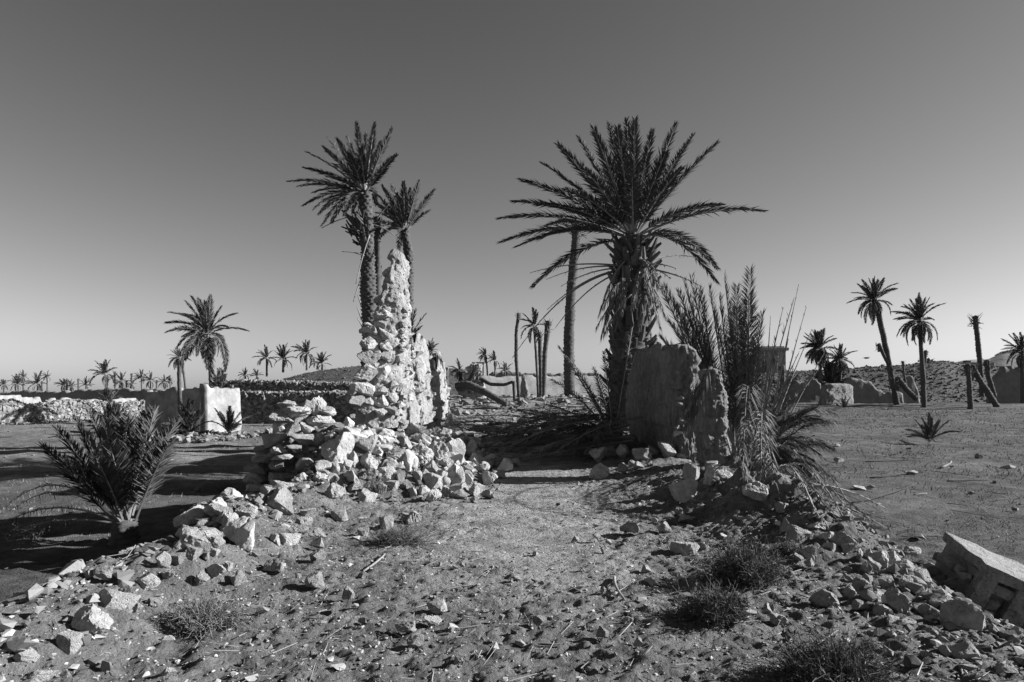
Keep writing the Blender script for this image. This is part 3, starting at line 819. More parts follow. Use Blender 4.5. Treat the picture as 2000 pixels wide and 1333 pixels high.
def near_xy(y0, y1, x0, x1, k=1.6):
    def f(r, n):
        y = y0 + (y1 - y0) * r.random(n) ** k
        return x0 + (x1 - x0) * r.random(n), y
    return f
def on_track(x, y, r):
    pc = np.exp(-((x - .2) / 1.2) ** 2) * sm(5.5, 8, y)
    return r.random(len(x)) > pc * .75
def dz(x, y):
    return detail_h(x, y)
scatter('gravel', 46000, near_xy(3.6, 14, -4.2, 4.9, 1.7), .008, .038, M_PEB, 'fine gravel and pebbles strewn over the track', 'gravel', seed=2, keep=lambda x, y, r: on_track(x, y, r) & (fbm2(x * .9, y * .9, 3, 33) + .5 * r.normal(size=len(x)) > -.1), zf=dz, sinkf=.12, power=3.0)
scatter('clods', 2600, near_xy(3.6, 13, -4.4, 5.2, 1.4), .03, .11, M_PEB, 'fist-sized clods and stone chips strewn over the track', 'clods', seed=3, keep=lambda x, y, r: on_track(x, y, r) & (r.random(len(x)) < .35 + .65 * sm(1.2, 3.2, np.abs(x - .2))), zf=dz, power=3.5)
scatter('heap_chips', 2600, near_xy(10.3, 22, -3.6, .1, 1.0), .03, .15, M_CHIP, 'small stone chips filling the rubble heap', 'chips', seed=4,
        keep=lambda x, y, r: (np.where(x > -3.1, (x + 3.1) / 2.9, (-3.1 - x) / 1.3) ** 2 + np.where(y < 11.9, (11.9 - y) / 1.6, np.where(y > 15.5, (y - 15.5) / 6.5, 0)) ** 2) < 1, zf=dz)
def bank_keep(x, y, r):
    er = 4.1 - .45 * sm(10, 4, y)
    return r.random(len(x)) < np.exp(-((x - er - .15) / .7) ** 2)
scatter('bank_rubble', 4200, near_xy(4.0, 14, 1.8, 6.2, 1.3), .02, .15, M_CHIP, 'broken stone chips over the right bank of the track', 'rubble', seed=5, keep=bank_keep, zf=dz)
def lbank_keep(x, y, r):
    return r.random(len(x)) < np.exp(-((x + 3.5) / .6) ** 2)
scatter('edge_chips', 3600, near_xy(3.8, 12, -5.2, -2.2, 1.2), .03, .2, M_WSTONE, 'stone chips among the left edge boulders', 'chips', seed=6, keep=lbank_keep, zf=dz, power=3.2)
scatter('field_stones', 2600, near_xy(7, 60, -26, 34, 1.6), .02, .18, M_CHIP, 'scattered small stones on the fields beside the track', 'stones', seed=7, keep=lambda x, y, r: (x < -4.5) | (x > 5.2), zf=base_h, power=3)
scatter('centre_rubble', 2000, near_xy(19, 40, -4, 5, 1.0), .03, .42, M_CHIP, 'rubble and debris covering the rise behind the opening', 'rubble', seed=8, zf=base_h, power=4)

def straws(name, n, xf, lmin, lmax, wid, m, label, cat, seed, keep=None, lift=.03):
    r = np.random.default_rng(seed); x, y = xf(r, n)
    if keep is not None:
        k = keep(x, y, r); x, y = x[k], y[k]; n = len(x)
    a = r.random(n) * 6.283; l = lmin + (lmax - lmin) * r.random(n) ** 2.5
    dx, dy = np.cos(a) * l / 2, np.sin(a) * l / 2
    w = wid * (.5 + r.random(n)); wx, wy = -np.sin(a) * w, np.cos(a) * w
    z0 = detail_h(x - dx, y - dy) + lift * .4 + .02 * r.random(n); z1 = detail_h(x + dx, y + dy) + lift * .4 + .02 * r.random(n)
    V = np.stack([np.stack([x - dx, y - dy, z0 - w * .8], -1), np.stack([x - dx + wx, y - dy + wy, z0], -1), np.stack([x - dx, y - dy, z0 + w * .8], -1), np.stack([x - dx - wx, y - dy - wy, z0], -1),
                  np.stack([x + dx, y + dy, z1 - w * .4], -1), np.stack([x + dx + wx * .5, y + dy + wy * .5, z1], -1), np.stack([x + dx, y + dy, z1 + w * .4], -1), np.stack([x + dx - wx * .5, y + dy - wy * .5, z1], -1)], 1)
    q = np.array([[0, 1, 5, 4], [1, 2, 6, 5], [2, 3, 7, 6], [3, 0, 4, 7]])
    Fq = (q[None] + (np.arange(n) * 8)[:, None, None]).reshape(-1, 4)
    return tag(link(name, mesh_np(name, V.reshape(-1, 3), Fq), m), label, cat, kind='stuff')
straws('straw_litter', 900, near_xy(3.8, 12, -3.4, 4.2, 1.4), .04, .3, .004, M_RACHIS, 'dry straws and frond scraps littering the track', 'litter', 11)
straws('field_litter', 700, near_xy(8, 40, 5, 26, 1.5), .2, 1.3, .008, M_DRY, 'dry stalks lying over the right field', 'litter', 12, lift=.05)
straws('centre_litter', 700, near_xy(16, 34, -2.5, 4.5, 1.0), .3, 1.5, .012, M_DRY, 'dead frond litter on the rise behind the opening', 'litter', 13, lift=.06)

def blades(name, n, xf, hmin, hmax, w, m, label, cat, seed, keep=None):
    r = np.random.default_rng(seed); x, y = xf(r, n)
    if keep is not None:
        k = keep(x, y, r); x, y = x[k], y[k]; n = len(x)
    z = detail_h(x, y); h = hmin + (hmax - hmin) * r.random(n) ** 2
    a = r.random(n) * 6.283; ww = w * (.5 + .06 * y)
    V = np.stack([np.stack([x + np.cos(a) * ww, y + np.sin(a) * ww, z - .01], -1), np.stack([x - np.cos(a) * ww, y - np.sin(a) * ww, z - .01], -1),
                  np.stack([x + r.normal(size=n) * h * .7, y + r.normal(size=n) * h * .7, z + h], -1)], 1).reshape(-1, 3)
    return tag(link(name, mesh_np(name, V, np.arange(3 * n).reshape(-1, 3)), m), label, cat, kind='stuff')
clump = lambda f, t, sd: (lambda x, y, r: (fbm2(x * f, y * f, 3, sd) + .35 * r.normal(size=len(x))) > t)
blades('field_stubble', 90000, near_xy(6, 46, 4.6, 40, 1.6), .02, .13, .007, M_GRASS, 'short dry stubble over the right field', 'grass', 21, keep=lambda x, y, r: clump(.9, .05, 90)(x, y, r) & (x < 1.1 * y))
blades('field_stubble', 40000, near_xy(8, 46, -36, -4.4, 1.5), .02, .12, .007, M_GRASS, 'short dry stubble over the left field', 'grass', 22, keep=lambda x, y, r: clump(.5, .25, 91)(x, y, r) & (-x < 1.1 * y))

# ------------------------------------------------------------------ palms
def frond_parts(C, n, plen, wid, a0=62, a1=24, seed=0, bare=.2, r0=.022, up=(0, 0, 1), vee=.35, g=.12, gaps=0.0):
    """C: curve points of the stalk. returns leaflet mesh-arrays and stalk mesh-arrays"""
    r = np.random.default_rng(seed)
    m = len(C)
    t = np.repeat(np.linspace(bare, .995, n), 2)
    s = np.tile([1.0, -1.0], n)
    t = np.clip(t + r.normal(size=2 * n) * .25 / n, bare * .9, 1)
    if gaps:
        k = r.random(2 * n) > gaps; t, s = t[k], s[k]
    u = t * (m - 1); i = np.clip(u.astype(int), 0, m - 2); fr = (u - i)[:, None]
    pos = C[i] * (1 - fr) + C[i + 1] * fr
    T = np.gradient(C, axis=0); T /= np.linalg.norm(T, axis=1)[:, None] + 1e-9
    T = T[i] * (1 - fr) + T[i + 1] * fr
    U = np.asarray(up, float)
    S = np.cross(T, U); S /= np.linalg.norm(S, axis=1)[:, None] + 1e-6
    N = np.cross(S, T)
    q = np.clip((t - bare) / (1 - bare), 0, 1)
    a = np.radians(a0 + (a1 - a0) * q ** .8 + r.normal(size=len(t)) * 5)
    v = vee + r.normal(size=len(t)) * .25
    D = np.cos(a)[:, None] * T + np.sin(a)[:, None] * (s[:, None] * S * np.cos(v)[:, None] + N * np.sin(v)[:, None])
    L = plen * (.5 + .55 * np.sin(np.pi * np.clip(q * .75 + .15, 0, 1))) * (.85 + .3 * r.random(len(t))) * (1 - .35 * q ** 4)
    tip = pos + D * L[:, None]; tip[:, 2] -= g * L * (.5 + r.random(len(t)))
    mid = pos + D * (L * .38)[:, None]
    Wd = np.cross(D, N); Wd /= np.linalg.norm(Wd, axis=1)[:, None] + 1e-6
    ph = r.normal(size=len(t)) * .6
    Wd = Wd * np.cos(ph)[:, None] + N * np.sin(ph)[:, None]
    Vl = np.stack([pos, mid + Wd * wid, tip, mid - Wd * wid], 1).reshape(-1, 3)
    Ql = np.arange(len(Vl)).reshape(-1, 4)
    rr = r0 * (1 - .85 * np.linspace(0, 1, m)) + .003
    Vs, Qs = tube(C, rr, 4, False)
    return (Vl, Ql), (Vs, Qs)

def frond_mesh(name, *a, m_leaf=None, m_stalk=None, leaf=True, **k):
    (Vl, Ql), (Vs, Qs) = frond_parts(*a, **k)
    V = np.concatenate([Vs, Vl]); Q = np.concatenate([Qs, Ql + len(Vs)])
    me = mesh_np(name, V, Q, False)
    me.materials.append(m_stalk or M_RACHIS); me.materials.append(m_leaf or M_LEAF)
    mi = np.zeros(len(Q), np.int32); mi[len(Qs):] = 1
    me.polygons.foreach_set('material_index', mi)
    return me

def frond_curve(p0, p2, lift, n=16, start_dir=None):
    p0 = np.array(p0, float); p2 = np.array(p2, float)
    L = np.linalg.norm(p2 - p0)
    p1 = p0 + (p2 - p0) * .5 + np.array([0, 0, lift * L])
    return bez([p0, p1, p2], n)

def trunk_arrays(path, r0, r1, pitch=.13, na=9, nseg=36, per=5, depth=.16, seed=0):
    P0 = np.asarray([tuple(p) for p in path], float)
    d = np.linalg.norm(np.diff(P0, axis=0), axis=1).sum()
    rows = max(4, int(d / pitch)); n = rows * per + 1
    C = polyline(P0, n)
    R = np.linspace(r0, r1, n) * (1 + .16 * fbm2(np.linspace(0, d * .9, n), np.full(n, seed * 1.7), 3, seed + 3))
    T = np.gradient(C, axis=0); T /= np.linalg.norm(T, axis=1)[:, None]
    ref = np.array([0, 1.0, 0]) if abs(T[n // 2][1]) < .8 else np.array([1.0, 0, 0])
    S = np.cross(T, ref); S /= np.linalg.norm(S, axis=1)[:, None]; U = np.cross(S, T)
    a = np.linspace(0, 2 * np.pi, nseg, endpoint=False)
    v = np.linspace(0, rows, n)[:, None] + 2 * a[None] / (2 * np.pi)
    uu = a[None] / (2 * np.pi) * na + np.floor(v + 1e-6) * .5
    row = np.floor(v + 1e-6); fv = v - row
    fu = uu - np.floor(uu)
    jit = _hash(np.floor(uu).astype(np.int64) % 97, row.astype(np.int64) + 0 * np.floor(uu).astype(np.int64), np.zeros(uu.shape, np.int64), seed)
    b = depth * (fv ** 1.3) * (1 - np.abs(2 * fu - 1) ** 2) * (1 + .5 * jit)
    RR = R[:, None] * (1 + b + .10 * vn2(np.cos(a)[None] * 1.3 + 0 * v, v * .35, seed))
    V = (C[:, None] + RR[..., None] * (np.cos(a)[None, :, None] * S[:, None] + np.sin(a)[None, :, None] * U[:, None])).reshape(-1, 3)
    i = np.arange(n - 1)[:, None] * nseg; j = np.arange(nseg)[None]; j2 = (j + 1) % nseg
    Q = np.stack([i + j, i + j2, i + nseg + j2, i + nseg + j], -1).reshape(-1, 4)
    k = len(V); b_ = (n - 1) * nseg
    V = np.concatenate([V, C[-1:] + T[-1:] * r1 * .4])
    Q = np.concatenate([Q, np.stack([np.full(nseg, k), b_ + np.arange(nseg), b_ + (np.arange(nseg) + 1) % nseg, b_ + (np.arange(nseg) + 1) % nseg], -1)])
    return V, Q

def quadtri(name, V, Q, smooth=True):
    mb = MB(); mb.add(V, Q); return mb.build(name, smooth)

def add_trunk(root, path, r0, r1, name='trunk', **k):
    V, Q = trunk_arrays(path, r0, r1, **k)
    return link(name, quadtri(name, V - np.array(root.location), Q), M_TRUNK, root)

# shared fronds for the palms farther off: heading +X, three bends x two leaf densities
def gen_frond(kind, coarse, seed, dead=False):
    if kind == 'up': C = bez([(0, 0, 0), (.45, 0, .12), (1, 0, .10)], 12)
    elif kind == 'arch': C = bez([(0, 0, 0), (.5, 0, .22), (1, 0, -.02)], 12)
    else: C = bez([(0, 0, 0), (.5, 0, .30), (.93, 0, -.28)], 12)
    n = 34 if coarse else 60
    me = frond_mesh('frond', C, n, .20, .022 if coarse else .012, a0=50, a1=26, seed=seed, bare=.14, r0=.010, g=.15,
                    m_leaf=M_DRY if dead else M_LEAF)
    return me
GEN = {(k, c): [gen_frond(k, c, 10 * i + 3 * c, False) for i in range(2)] for k in ('up', 'arch', 'droop') for c in (0, 1)}
GEN_DEAD = [gen_frond('droop', 0, 77, True), gen_frond('droop', 1, 78, True)]

_pr = random.Random(11)
def crown(root, c, R, n, coarse=1, wind=.25, emin=-45, emax=84, dead=3, lean=(0, 0)):
    if dead:
        emin += _pr.uniform(-22, 18); n = int(n * _pr.uniform(.7, 1.2)); wind += _pr.uniform(-.15, .25); dead = dead + _pr.randint(0, 5); emax = _pr.uniform(72, 88)
    ga = 2.399963
    off = _pr.uniform(0, 6.28)
    for i in range(n):
        f = (i + .5) / n
        el = math.radians(emax + (emin - emax) * f ** 1.15 + _pr.uniform(-7, 7))
        az = off + ga * i + _pr.uniform(-.25, .25)
        d = Vector((math.cos(az) * math.cos(el) - wind * math.cos(el) ** .5 if math.cos(el) > 0 else 0, math.sin(az) * math.cos(el), math.sin(el)))
        d.x += lean[0]; d.z += lean[1]
        d.normalize()
        kind = 'up' if el > math.radians(38) else ('arch' if el > math.radians(-8) else 'droop')
        o = bpy.data.objects.new('frond', _pr.choice(GEN[(kind, coarse)])); COL.objects.link(o)
        o.parent = root; o.location = Vector(c) - root.location
        pitch = math.asin(max(-1, min(1, d.z)))
        o.rotation_euler = Euler((_pr.uniform(-.5, .5), -pitch, math.atan2(d.y, d.x)), 'XYZ')
        s = R * _pr.uniform(.72, 1.1); o.scale = (s, s * _pr.uniform(.8, 1.3), s)
    for i in range(dead):
        o = bpy.data.objects.new('dead_frond', GEN_DEAD[coarse]); COL.objects.link(o)
        o.parent = root; o.location = Vector(c) - root.location - Vector((0, 0, R * .06))
        o.rotation_euler = Euler((0, math.radians(_pr.uniform(40, 70)), _pr.uniform(0, 6.28)), 'XYZ')
        s = R * _pr.uniform(.5, .8); o.scale = (s, s, s)

def palm(label, trunk_px, Y, rpx, w_px, n=26, coarse=1, group=None, base=None, name='date_palm', wind=.25, emin=-45, dead=3, crown_at=None, pitch=.22, nseg=14, extra=None):
    """trunk_px: photo points from the crown down to the foot"""
    pts = [at(x, y, Y) for x, y in trunk_px][::-1]
    if base is not None: pts[0].z = base
    root = empty(name, tuple(pts[0]), label, 'palm tree', group)
    s = Y / F
    add_trunk(root, pts, w_px * s * .35, w_px * s * .28, pitch=pitch, na=7, nseg=nseg, per=4, depth=.22, seed=int(Y * 7) % 50)
    if rpx:
        crown(root, pts[-1] + Vector((0, 0, .05)), rpx * s * (1.15 if rpx < 25 else 1.0), n, coarse, wind, emin, dead=dead)
    return root

def snag(label, px, Y, w, group=None, name='palm_snag', wtop=None, base=None):
    pts = [at(x, y, Y) for x, y in px][::-1]
    if base is not None: pts[0].z = base
    root = empty(name, tuple(pts[0]), label, 'palm trunk', group)
    s = Y / F
    add_trunk(root, pts, w * s * .38, (wtop or w) * s * .38, pitch=.2, na=7, nseg=16, per=4, depth=.25, seed=int(px[0][0]) % 50)
    # frayed head
    mb = MB(); c = pts[-1]; ww = (wtop or w) * s * .5
    for k in range(34):
        a = random.uniform(0, 6.28)
        b = c + Vector((math.cos(a) * ww * .8, math.sin(a) * ww * .8, -ww * random.uniform(.2, 3.5)))
        t = b + Vector((math.cos(a) * ww * random.uniform(.2, 1.6), math.sin(a) * ww, ww * random.uniform(-1.2, 2.2)))
        V_, Q_ = tube([b, t], [ww * .12, ww * .03], 4, False); mb.add(V_ - np.array(root.location), Q_)
    V_, Q_ = tube([c - Vector((0, 0, ww * 4)), c], [ww * .5, ww * .6], 5); mb.add(V_ - np.array(root.location), Q_)
    link('frayed_top', mb.build('frayed_top'), M_BOOT, root)
    return root

# --- the big palm on the right
YB = 23.0
cB = at(1236, 462, YB)
bp = empty('date_palm', (at(1222, 800, YB).x, YB, hz(at(1222, 800, YB).x, YB)), 'big date palm with full crown rising behind the mud wall', 'palm tree')
foot = Vector(bp.location)
add_trunk(bp, [foot, at(1228, 720, YB), at(1236, 600, YB), at(1240, 530, YB), cB + Vector((0, 0, -.05))], .60, .44, pitch=.17, na=9, nseg=44, per=5, depth=.22, seed=4)
# leaf bases: shared wedge stubs
Cst = bez([(0, 0, 0), (.10, 0, .10), (.15, 0, .33)], 5)
Vb, Qb = tube(Cst, [.085, .075, .06, .05, .035], 6, True)
Vb[:, 0] = Vb[:, 0] * .75
bme = quadtri('leaf_base', Vb, Qb, False); bme.materials.append(M_BOOT)
tp = polyline([foot, at(1228, 720, YB), at(1236, 600, YB), at(1240, 530, YB), cB], 100)
for i in range(190):
    f = .2 + .79 * i / 190
    p = Vector(tp[int(f * 99)]); a = i * 2.399963
    rad = .53 - .08 * f
    o = bpy.data.objects.new('leaf_base', bme); COL.objects.link(o); o.parent = bp
    o.location = p + Vector((math.cos(a) * rad, math.sin(a) * rad, -.1)) - bp.location
    o.rotation_euler = (random.uniform(-.3, .3), random.uniform(-.15, .8), a)
    k = random.uniform(1.0, 1.7); o.scale = (k, k * random.uniform(.8, 1.4), k * random.uniform(.7, 1.5))
def tip_frond(root, c, tip, Y, L, sd, lift, n=105, plen=.40, wid=.019, bare=.16, r0=.03, m_leaf=None, name='frond', back=None, gaps=0.0, g=.12, start=.12, a0=50, a1=24, m_stalk=None):
    """a frond whose tip shows at a photo pixel; the hidden depth makes up its true length"""
    s = Y / F
    d = math.hypot(tip[0] - (1000 + c.x / c.y * F), tip[1] - (HZ - (c.z - EYE) / c.y * F)) * s
    dyy = math.sqrt(max(0, L * L - d * d)) * .8
    sg = back if back is not None else _pr.choice((-1, 1))
    p2 = at(tip[0], tip[1], Y + sg * dyy)
    dirn = (p2 - c).normalized()
    p0 = c + dirn * start + Vector((0, 0, -.05))
    C = frond_curve(p0, p2, lift, 18) - np.array(root.location)
    me = frond_mesh(name, C, n, plen, wid, seed=sd, bare=bare, r0=r0, m_leaf=m_leaf, gaps=gaps, g=g, a0=a0, a1=a1, m_stalk=m_stalk)
    o = bpy.data.objects.new(name, me); COL.objects.link(o); o.parent = root
    return o
tips = [(1018, 352, .10), (1060, 320, .06), (1090, 283, .05), (1130, 268, .04), (1160, 253, .03), (1190, 243, .02), (1206, 252, .02), (1224, 235, .0), (1240, 235, .0), (1274, 256, .02), (1319, 247, .03),
        (1353, 265, .04), (1400, 281, .05), (1491, 413, .16), (1407, 400, .14), (1400, 525, .3), (1398, 551, .34), (1003, 394, .12), (978, 427, .15), (980, 473, .18), (1011, 482, .18), (1042, 559, .22),
        (1300, 300, .05), (1213, 340, .1), (1235, 345, .1), (1180, 330, .08), (1140, 330, .08), (1290, 350, .1), (1105, 370, .12), (1070, 440, .16), (1330, 330, .08),
        (1120, 455, .18), (1050, 400, .14)]
for k, (x, y, lf_) in enumerate(tips):
    tip_frond(bp, cB, (x, y), YB, 4.4, 200 + k, lf_, n=125, plen=.54, wid=.022, r0=.04, back=(1 if k % 2 else -1))
# dead and bare fronds under the crown
cD = at(1240, 520, YB)
for k, (x, y, lf_) in enumerate([(1036, 533, .12), (1070, 545, .14), (1095, 560, .15), (1062, 619, .22), (1068, 606, .2), (1356, 503, .12), (1320, 525, .1), (1310, 545, .12), (1000, 700, .3), (1085, 640, .25), (1370, 560, .1)]):
    tip_frond(bp, cD, (x, y), YB, 3.4, 300 + k, lf_, n=24, plen=.2, gaps=.6, bare=.45, r0=.036, m_leaf=M_DRY, name='dead_frond', wid=.012, g=.5)
for k, (x, y, lf_) in enumerate([(1175, 660, .2), (1190, 690, .15), (1165, 640, .3), (1290, 640, .3), (1205, 640, .2), (1278, 590, .25), (1272, 660, .2), (1215, 610, .1), (1180, 600, .3), (1225, 700, .1), (1300, 620, .3), (1170, 615, .3), (1182, 650, .25), (1195, 665, .2), (1200, 700, .15), (1185, 625, .3), (1205, 675, .2), (1285, 560, .3), (1268, 620, .2), (1280, 690, .15), (1250, 640, .1), (1235, 600, .1)]):
    tip_frond(bp, at(1236 + _pr.uniform(-20, 20), _pr.uniform(470, 560), YB - .25), (x, y), YB, 2.6, 330 + k, lf_, n=50, plen=.34, gaps=.2, bare=.3, m_leaf=M_DRY, name='dead_frond', wid=.012, g=.7, back=-1, a0=30, a1=12)
# pale hanging flower stalk
C = bez([at(1240, 455, YB - .3), at(1236, 520, YB - .55), at(1222, 560, YB - .5), at(1210, 640, YB - .45)], 16) - np.array(bp.location)
V_, Q_ = tube(C, np.linspace(.06, .022, 16), 6); link('hanging_stalk', quadtri('hanging_stalk', V_, Q_), M_RACHIS, bp)
# offshoot with arching fronds at its foot
of_ = empty('palm_offshoot', tuple(at(1200, 800, 18.0)), 'shaded palm offshoot with arching half-dead fronds left of the mud wall', 'palm shrub')
of_.location.z = hz(of_.location.x, 18.0)
cO = Vector(of_.location) + Vector((0, 0, .25))
for k, (x, y, lf_, dd) in enumerate([(1093, 680, .05, 0), (1078, 742, .12, 0), (1110, 700, .1, 0), (935, 812, .1, 1), (985, 884, .16, 1), (1040, 860, .18, 0), (1090, 850, .2, 0), (930, 790, .06, 1), (1130, 820, .2, 0), (1165, 860, .3, 0),
                                     (1160, 720, .05, 0), (1060, 790, .1, 1), (1010, 800, .1, 1), (1190, 840, .3, 0), (1120, 870, .25, 0), (1075, 830, .2, 1), (1180, 690, .0, 0), (1235, 640, .0, 0)]):
    tip_frond(of_, cO, (x, y), 17.6, 2.7, 400 + k, lf_, n=60, plen=.36, wid=.012, m_leaf=M_DRY if dd else M_LEAF, name='dead_frond' if dd else 'frond', back=-1 if y > 760 else _pr.choice((-1, 1)), g=.3)

for k in range(16):
    x0, y0 = random.uniform(-1.2, 3.2), random.uniform(18.5, 27)
    a = random.uniform(2.2, 4.2); L_ = random.uniform(1.6, 2.8)
    x1, y1 = x0 + math.cos(a) * L_, y0 + math.sin(a) * L_ * .6
    A_ = np.array([x0, y0, hz(x0, y0) + .12]); B_ = np.array([x1, y1, hz(x1, y1) + .08])
    C = frond_curve(A_, B_, .1, 12) - A_
    o = link('dead_frond', frond_mesh('dead_frond', C, 46, .34, .016, seed=800 + k, bare=.2, m_leaf=M_DRY, gaps=.1, g=.1), None, None, tuple(A_))
    tag(o, 'withered frond lying on the debris rise behind the opening', 'dead frond', 'withered fronds on the rise')
for k in range(30):
    A_ = np.array([random.uniform(1.9, 3.3), random.uniform(16.5, 20.0), 0]); A_[2] = hz(A_[0], A_[1]) + random.uniform(.15, .9)
    L_ = random.uniform(1.6, 3.2); a = random.uniform(2.75, 3.7)
    x1, y1 = A_[0] + math.cos(a) * L_, A_[1] + math.sin(a) * L_
    B_ = np.array([x1, y1, hz(x1, y1) + random.uniform(.04, .35)])
    C = frond_curve(A_, B_, random.uniform(.02, .2), 12) - A_
    o = link('dead_frond', frond_mesh('dead_frond', C, 50, .38, .011, seed=840 + k, bare=.2, m_leaf=M_DRY, gaps=.25, g=.35), None, None, tuple(A_))
    tag(o, 'dry frond in the tangled brush heaped left of the mud wall', 'dead frond', 'tangled dry fronds left of the mud wall')
# --- the twin palms behind the pillar
YT = 27.0
gz = hz(-5.6, YT)
t1 = empty('date_palm', (at(722, 800, YT).x, YT, gz), 'tallest date palm behind the pillar with crown blown leftward', 'palm tree')
c1 = at(713, 376, YT)
add_trunk(t1, [t1.location, at(722, 640, YT), at(719, 540, YT), at(717, 470, YT), c1], .33, .22, pitch=.14, na=8, nseg=32, per=5, depth=.3, seed=5)
for k, (x, y, lf_) in enumerate([(696, 239, .02), (732, 241, .02), (765, 253, .04), (744, 277, .04), (774, 303, .08), (641, 271, .06), (659, 273, .05), (677, 268, .04), (632, 288, .08), (599, 298, .1), (595, 329, .12), (565, 355, .14),
                                 (583, 364, .15), (593, 402, .18), (615, 407, .2), (623, 419, .22), (630, 440, .25), (648, 434, .28), (673, 420, .3), (689, 416, .35), (613, 376, .16), (715, 262, .03), (705, 290, .04), (650, 320, .1), (680, 300, .06), (725, 290, .04), (640, 345, .12), (735, 400, .4), (755, 330, .1)]):
    tip_frond(t1, c1, (x, y), YT, 2.95, 500 + k, lf_, n=80, plen=.36, wid=.022, back=1 if k % 2 else -1, r0=.03, start=.1)
mbx = 0
for i in range(46):
    p = at(712 + random.uniform(-14, 6), random.uniform(425, 480), YT); a = random.uniform(1.6, 5.2)
    o = bpy.data.objects.new('leaf_base', bme); COL.objects.link(o); o.parent = t1
    o.location = p + Vector((math.cos(a) * .2, math.sin(a) * .2, 0)) - t1.location
    o.rotation_euler = (0, random.uniform(.3, 1.2), a); k = random.uniform(.9, 1.7); o.scale = (k * .7, k * .7, k * 1.2)
for k, (sx, sy, x, y) in enumerate([(706, 420, 628, 446), (708, 455, 672, 445), (712, 500, 668, 492), (708, 540, 690, 590), (722, 460, 695, 555), (706, 600, 698, 575), (706, 625, 697, 600), (708, 640, 698, 622), (735, 430, 760, 400), (730, 440, 770, 460), (726, 450, 752, 440)]):
    C = frond_curve(at(sx, sy, YT - .25), at(x, y, YT - .5), .12, 10) - np.array(t1.location)
    V_, Q_ = tube(C, np.linspace(.03, .015, 10), 5); link('bare_stalk', quadtri('bare_stalk', V_, Q_), M_RACHIS, t1)
t3 = snag('slender headless palm trunk tight behind the tallest palm', [(736, 425), (738, 520), (737, 620), (740, 800)], 28.2, 17, name='palm_snag', base=gz)
t2 = empty('date_palm', (at(797, 800, 28.5).x, 28.5, hz(-4.3, 28.5)), 'slim date palm with upswept crown right behind the pillar tip', 'palm tree')
c2 = at(791, 452, 28.5)
add_trunk(t2, [t2.location, at(797, 600, 28.5), at(799, 500, 28.5), c2], .24, .17, pitch=.14, na=7, nseg=28, per=5, depth=.3, seed=8)
for k, (x, y, lf_) in enumerate([(848, 372, .05), (839, 411, .08), (819, 355, .03), (801, 369, .02), (788, 357, .02), (765, 360, .03), (747, 364, .05), (738, 381, .08), (736, 398, .1), (736, 416, .14), (731, 436, .2), (743, 463, .25), (779, 488, .4),
                                 (756, 372, .05), (775, 380, .05), (750, 395, .1), (765, 410, .12), (810, 390, .05), (757, 440, .25)]):
    tip_frond(t2, c2, (x, y), 28.5, 2.3, 560 + k, lf_, n=70, plen=.34, wid=.022, back=1 if k % 2 else -1, r0=.028)
sh = empty('palm_shrub', tuple(at(797, 680, 26)), 'small green fronds poking out right of the tall pillar', 'palm shrub')
sh.location.z = hz(sh.location.x, 26)
for k, (x, y) in enumerate([(831, 615), (812, 606), (822, 640), (800, 610), (808, 655)]):
    C = frond_curve(tuple(Vector(at(798, 665, 26)) ), at(x, y, 26.2), .05, 14) - np.array(sh.location)
    o = link('frond', frond_mesh('frond', C, 40, .3, .014, seed=590 + k, bare=.15), None, sh)
V_, Q_ = tube([(0, 0, 0), np.array(at(798, 665, 26)) - np.array(sh.location)], [.12, .08], 8); link('stem', quadtri('stem', V_, Q_), M_TRUNK, sh)

# --- the palm shrub behind the mud pillar
YS = 15.6
cb = Vector((at(1455, 850, YS).x, YS, 0)); cb.z = hz(cb.x, cb.y)
ps = empty('palm_shrub', tuple(cb), 'large palm shrub with upright green fronds behind the mud pillar', 'palm shrub')
c0 = cb + Vector((0, 0, .35))
for k, (x, y, lf_) in enumerate([(1283, 552, .14), (1298, 560, .1), (1335, 548, .06), (1350, 542, .05), (1366, 566, .04), (1385, 560, .03), (1415, 540, .02), (1465, 528, .03), (1490, 612, .05), (1320, 600, .1), (1305, 628, .14), (1395, 610, .03),
                                 (1440, 600, .02), (1345, 620, .1), (1425, 650, .03), (1460, 640, .03), (1290, 660, .2), (1370, 640, .06), (1405, 580, .03), (1480, 680, .06), (1325, 570, .08), (1550, 740, .12), (1462, 575, .03), (1560, 775, .18), (1590, 800, .25), (1440, 560, .02)]):
    st = at(1440 + _pr.uniform(-20, 30), 840, YS + _pr.uniform(-.2, .3)); st.z = c0.z
    tip_frond(ps, st, (x, y), YS, 3.0, 600 + k, lf_, n=150, plen=.46, wid=.010, m_leaf=M_SHRUB, back=1 if (k % 2 or x < 1370) else (-.4), bare=.26, r0=.026, a0=58, a1=36, g=.05)
for k, (x, y, pl) in enumerate([(1560, 556, .08), (1550, 586, .14), (1505, 620, .0), (1540, 662, .0), (1586, 643, .0), (1520, 700, .12), (1560, 690, .1), (1600, 720, .12), (1575, 600, .1), (1530, 600, .16), (1515, 660, .2), (1550, 720, .15), (1610, 690, .1), (1495, 690, .25)]):
    st = at(1462 + _pr.uniform(-15, 25), 840, YS); st.z = c0.z
    tip_frond(ps, st, (x, y), YS, 2.7, 640 + k, .04, n=26, plen=max(pl, .05) * 1.6, wid=.008, gaps=.5, bare=.5, m_leaf=M_DRY, name='bare_frond', back=.2, r0=.026)
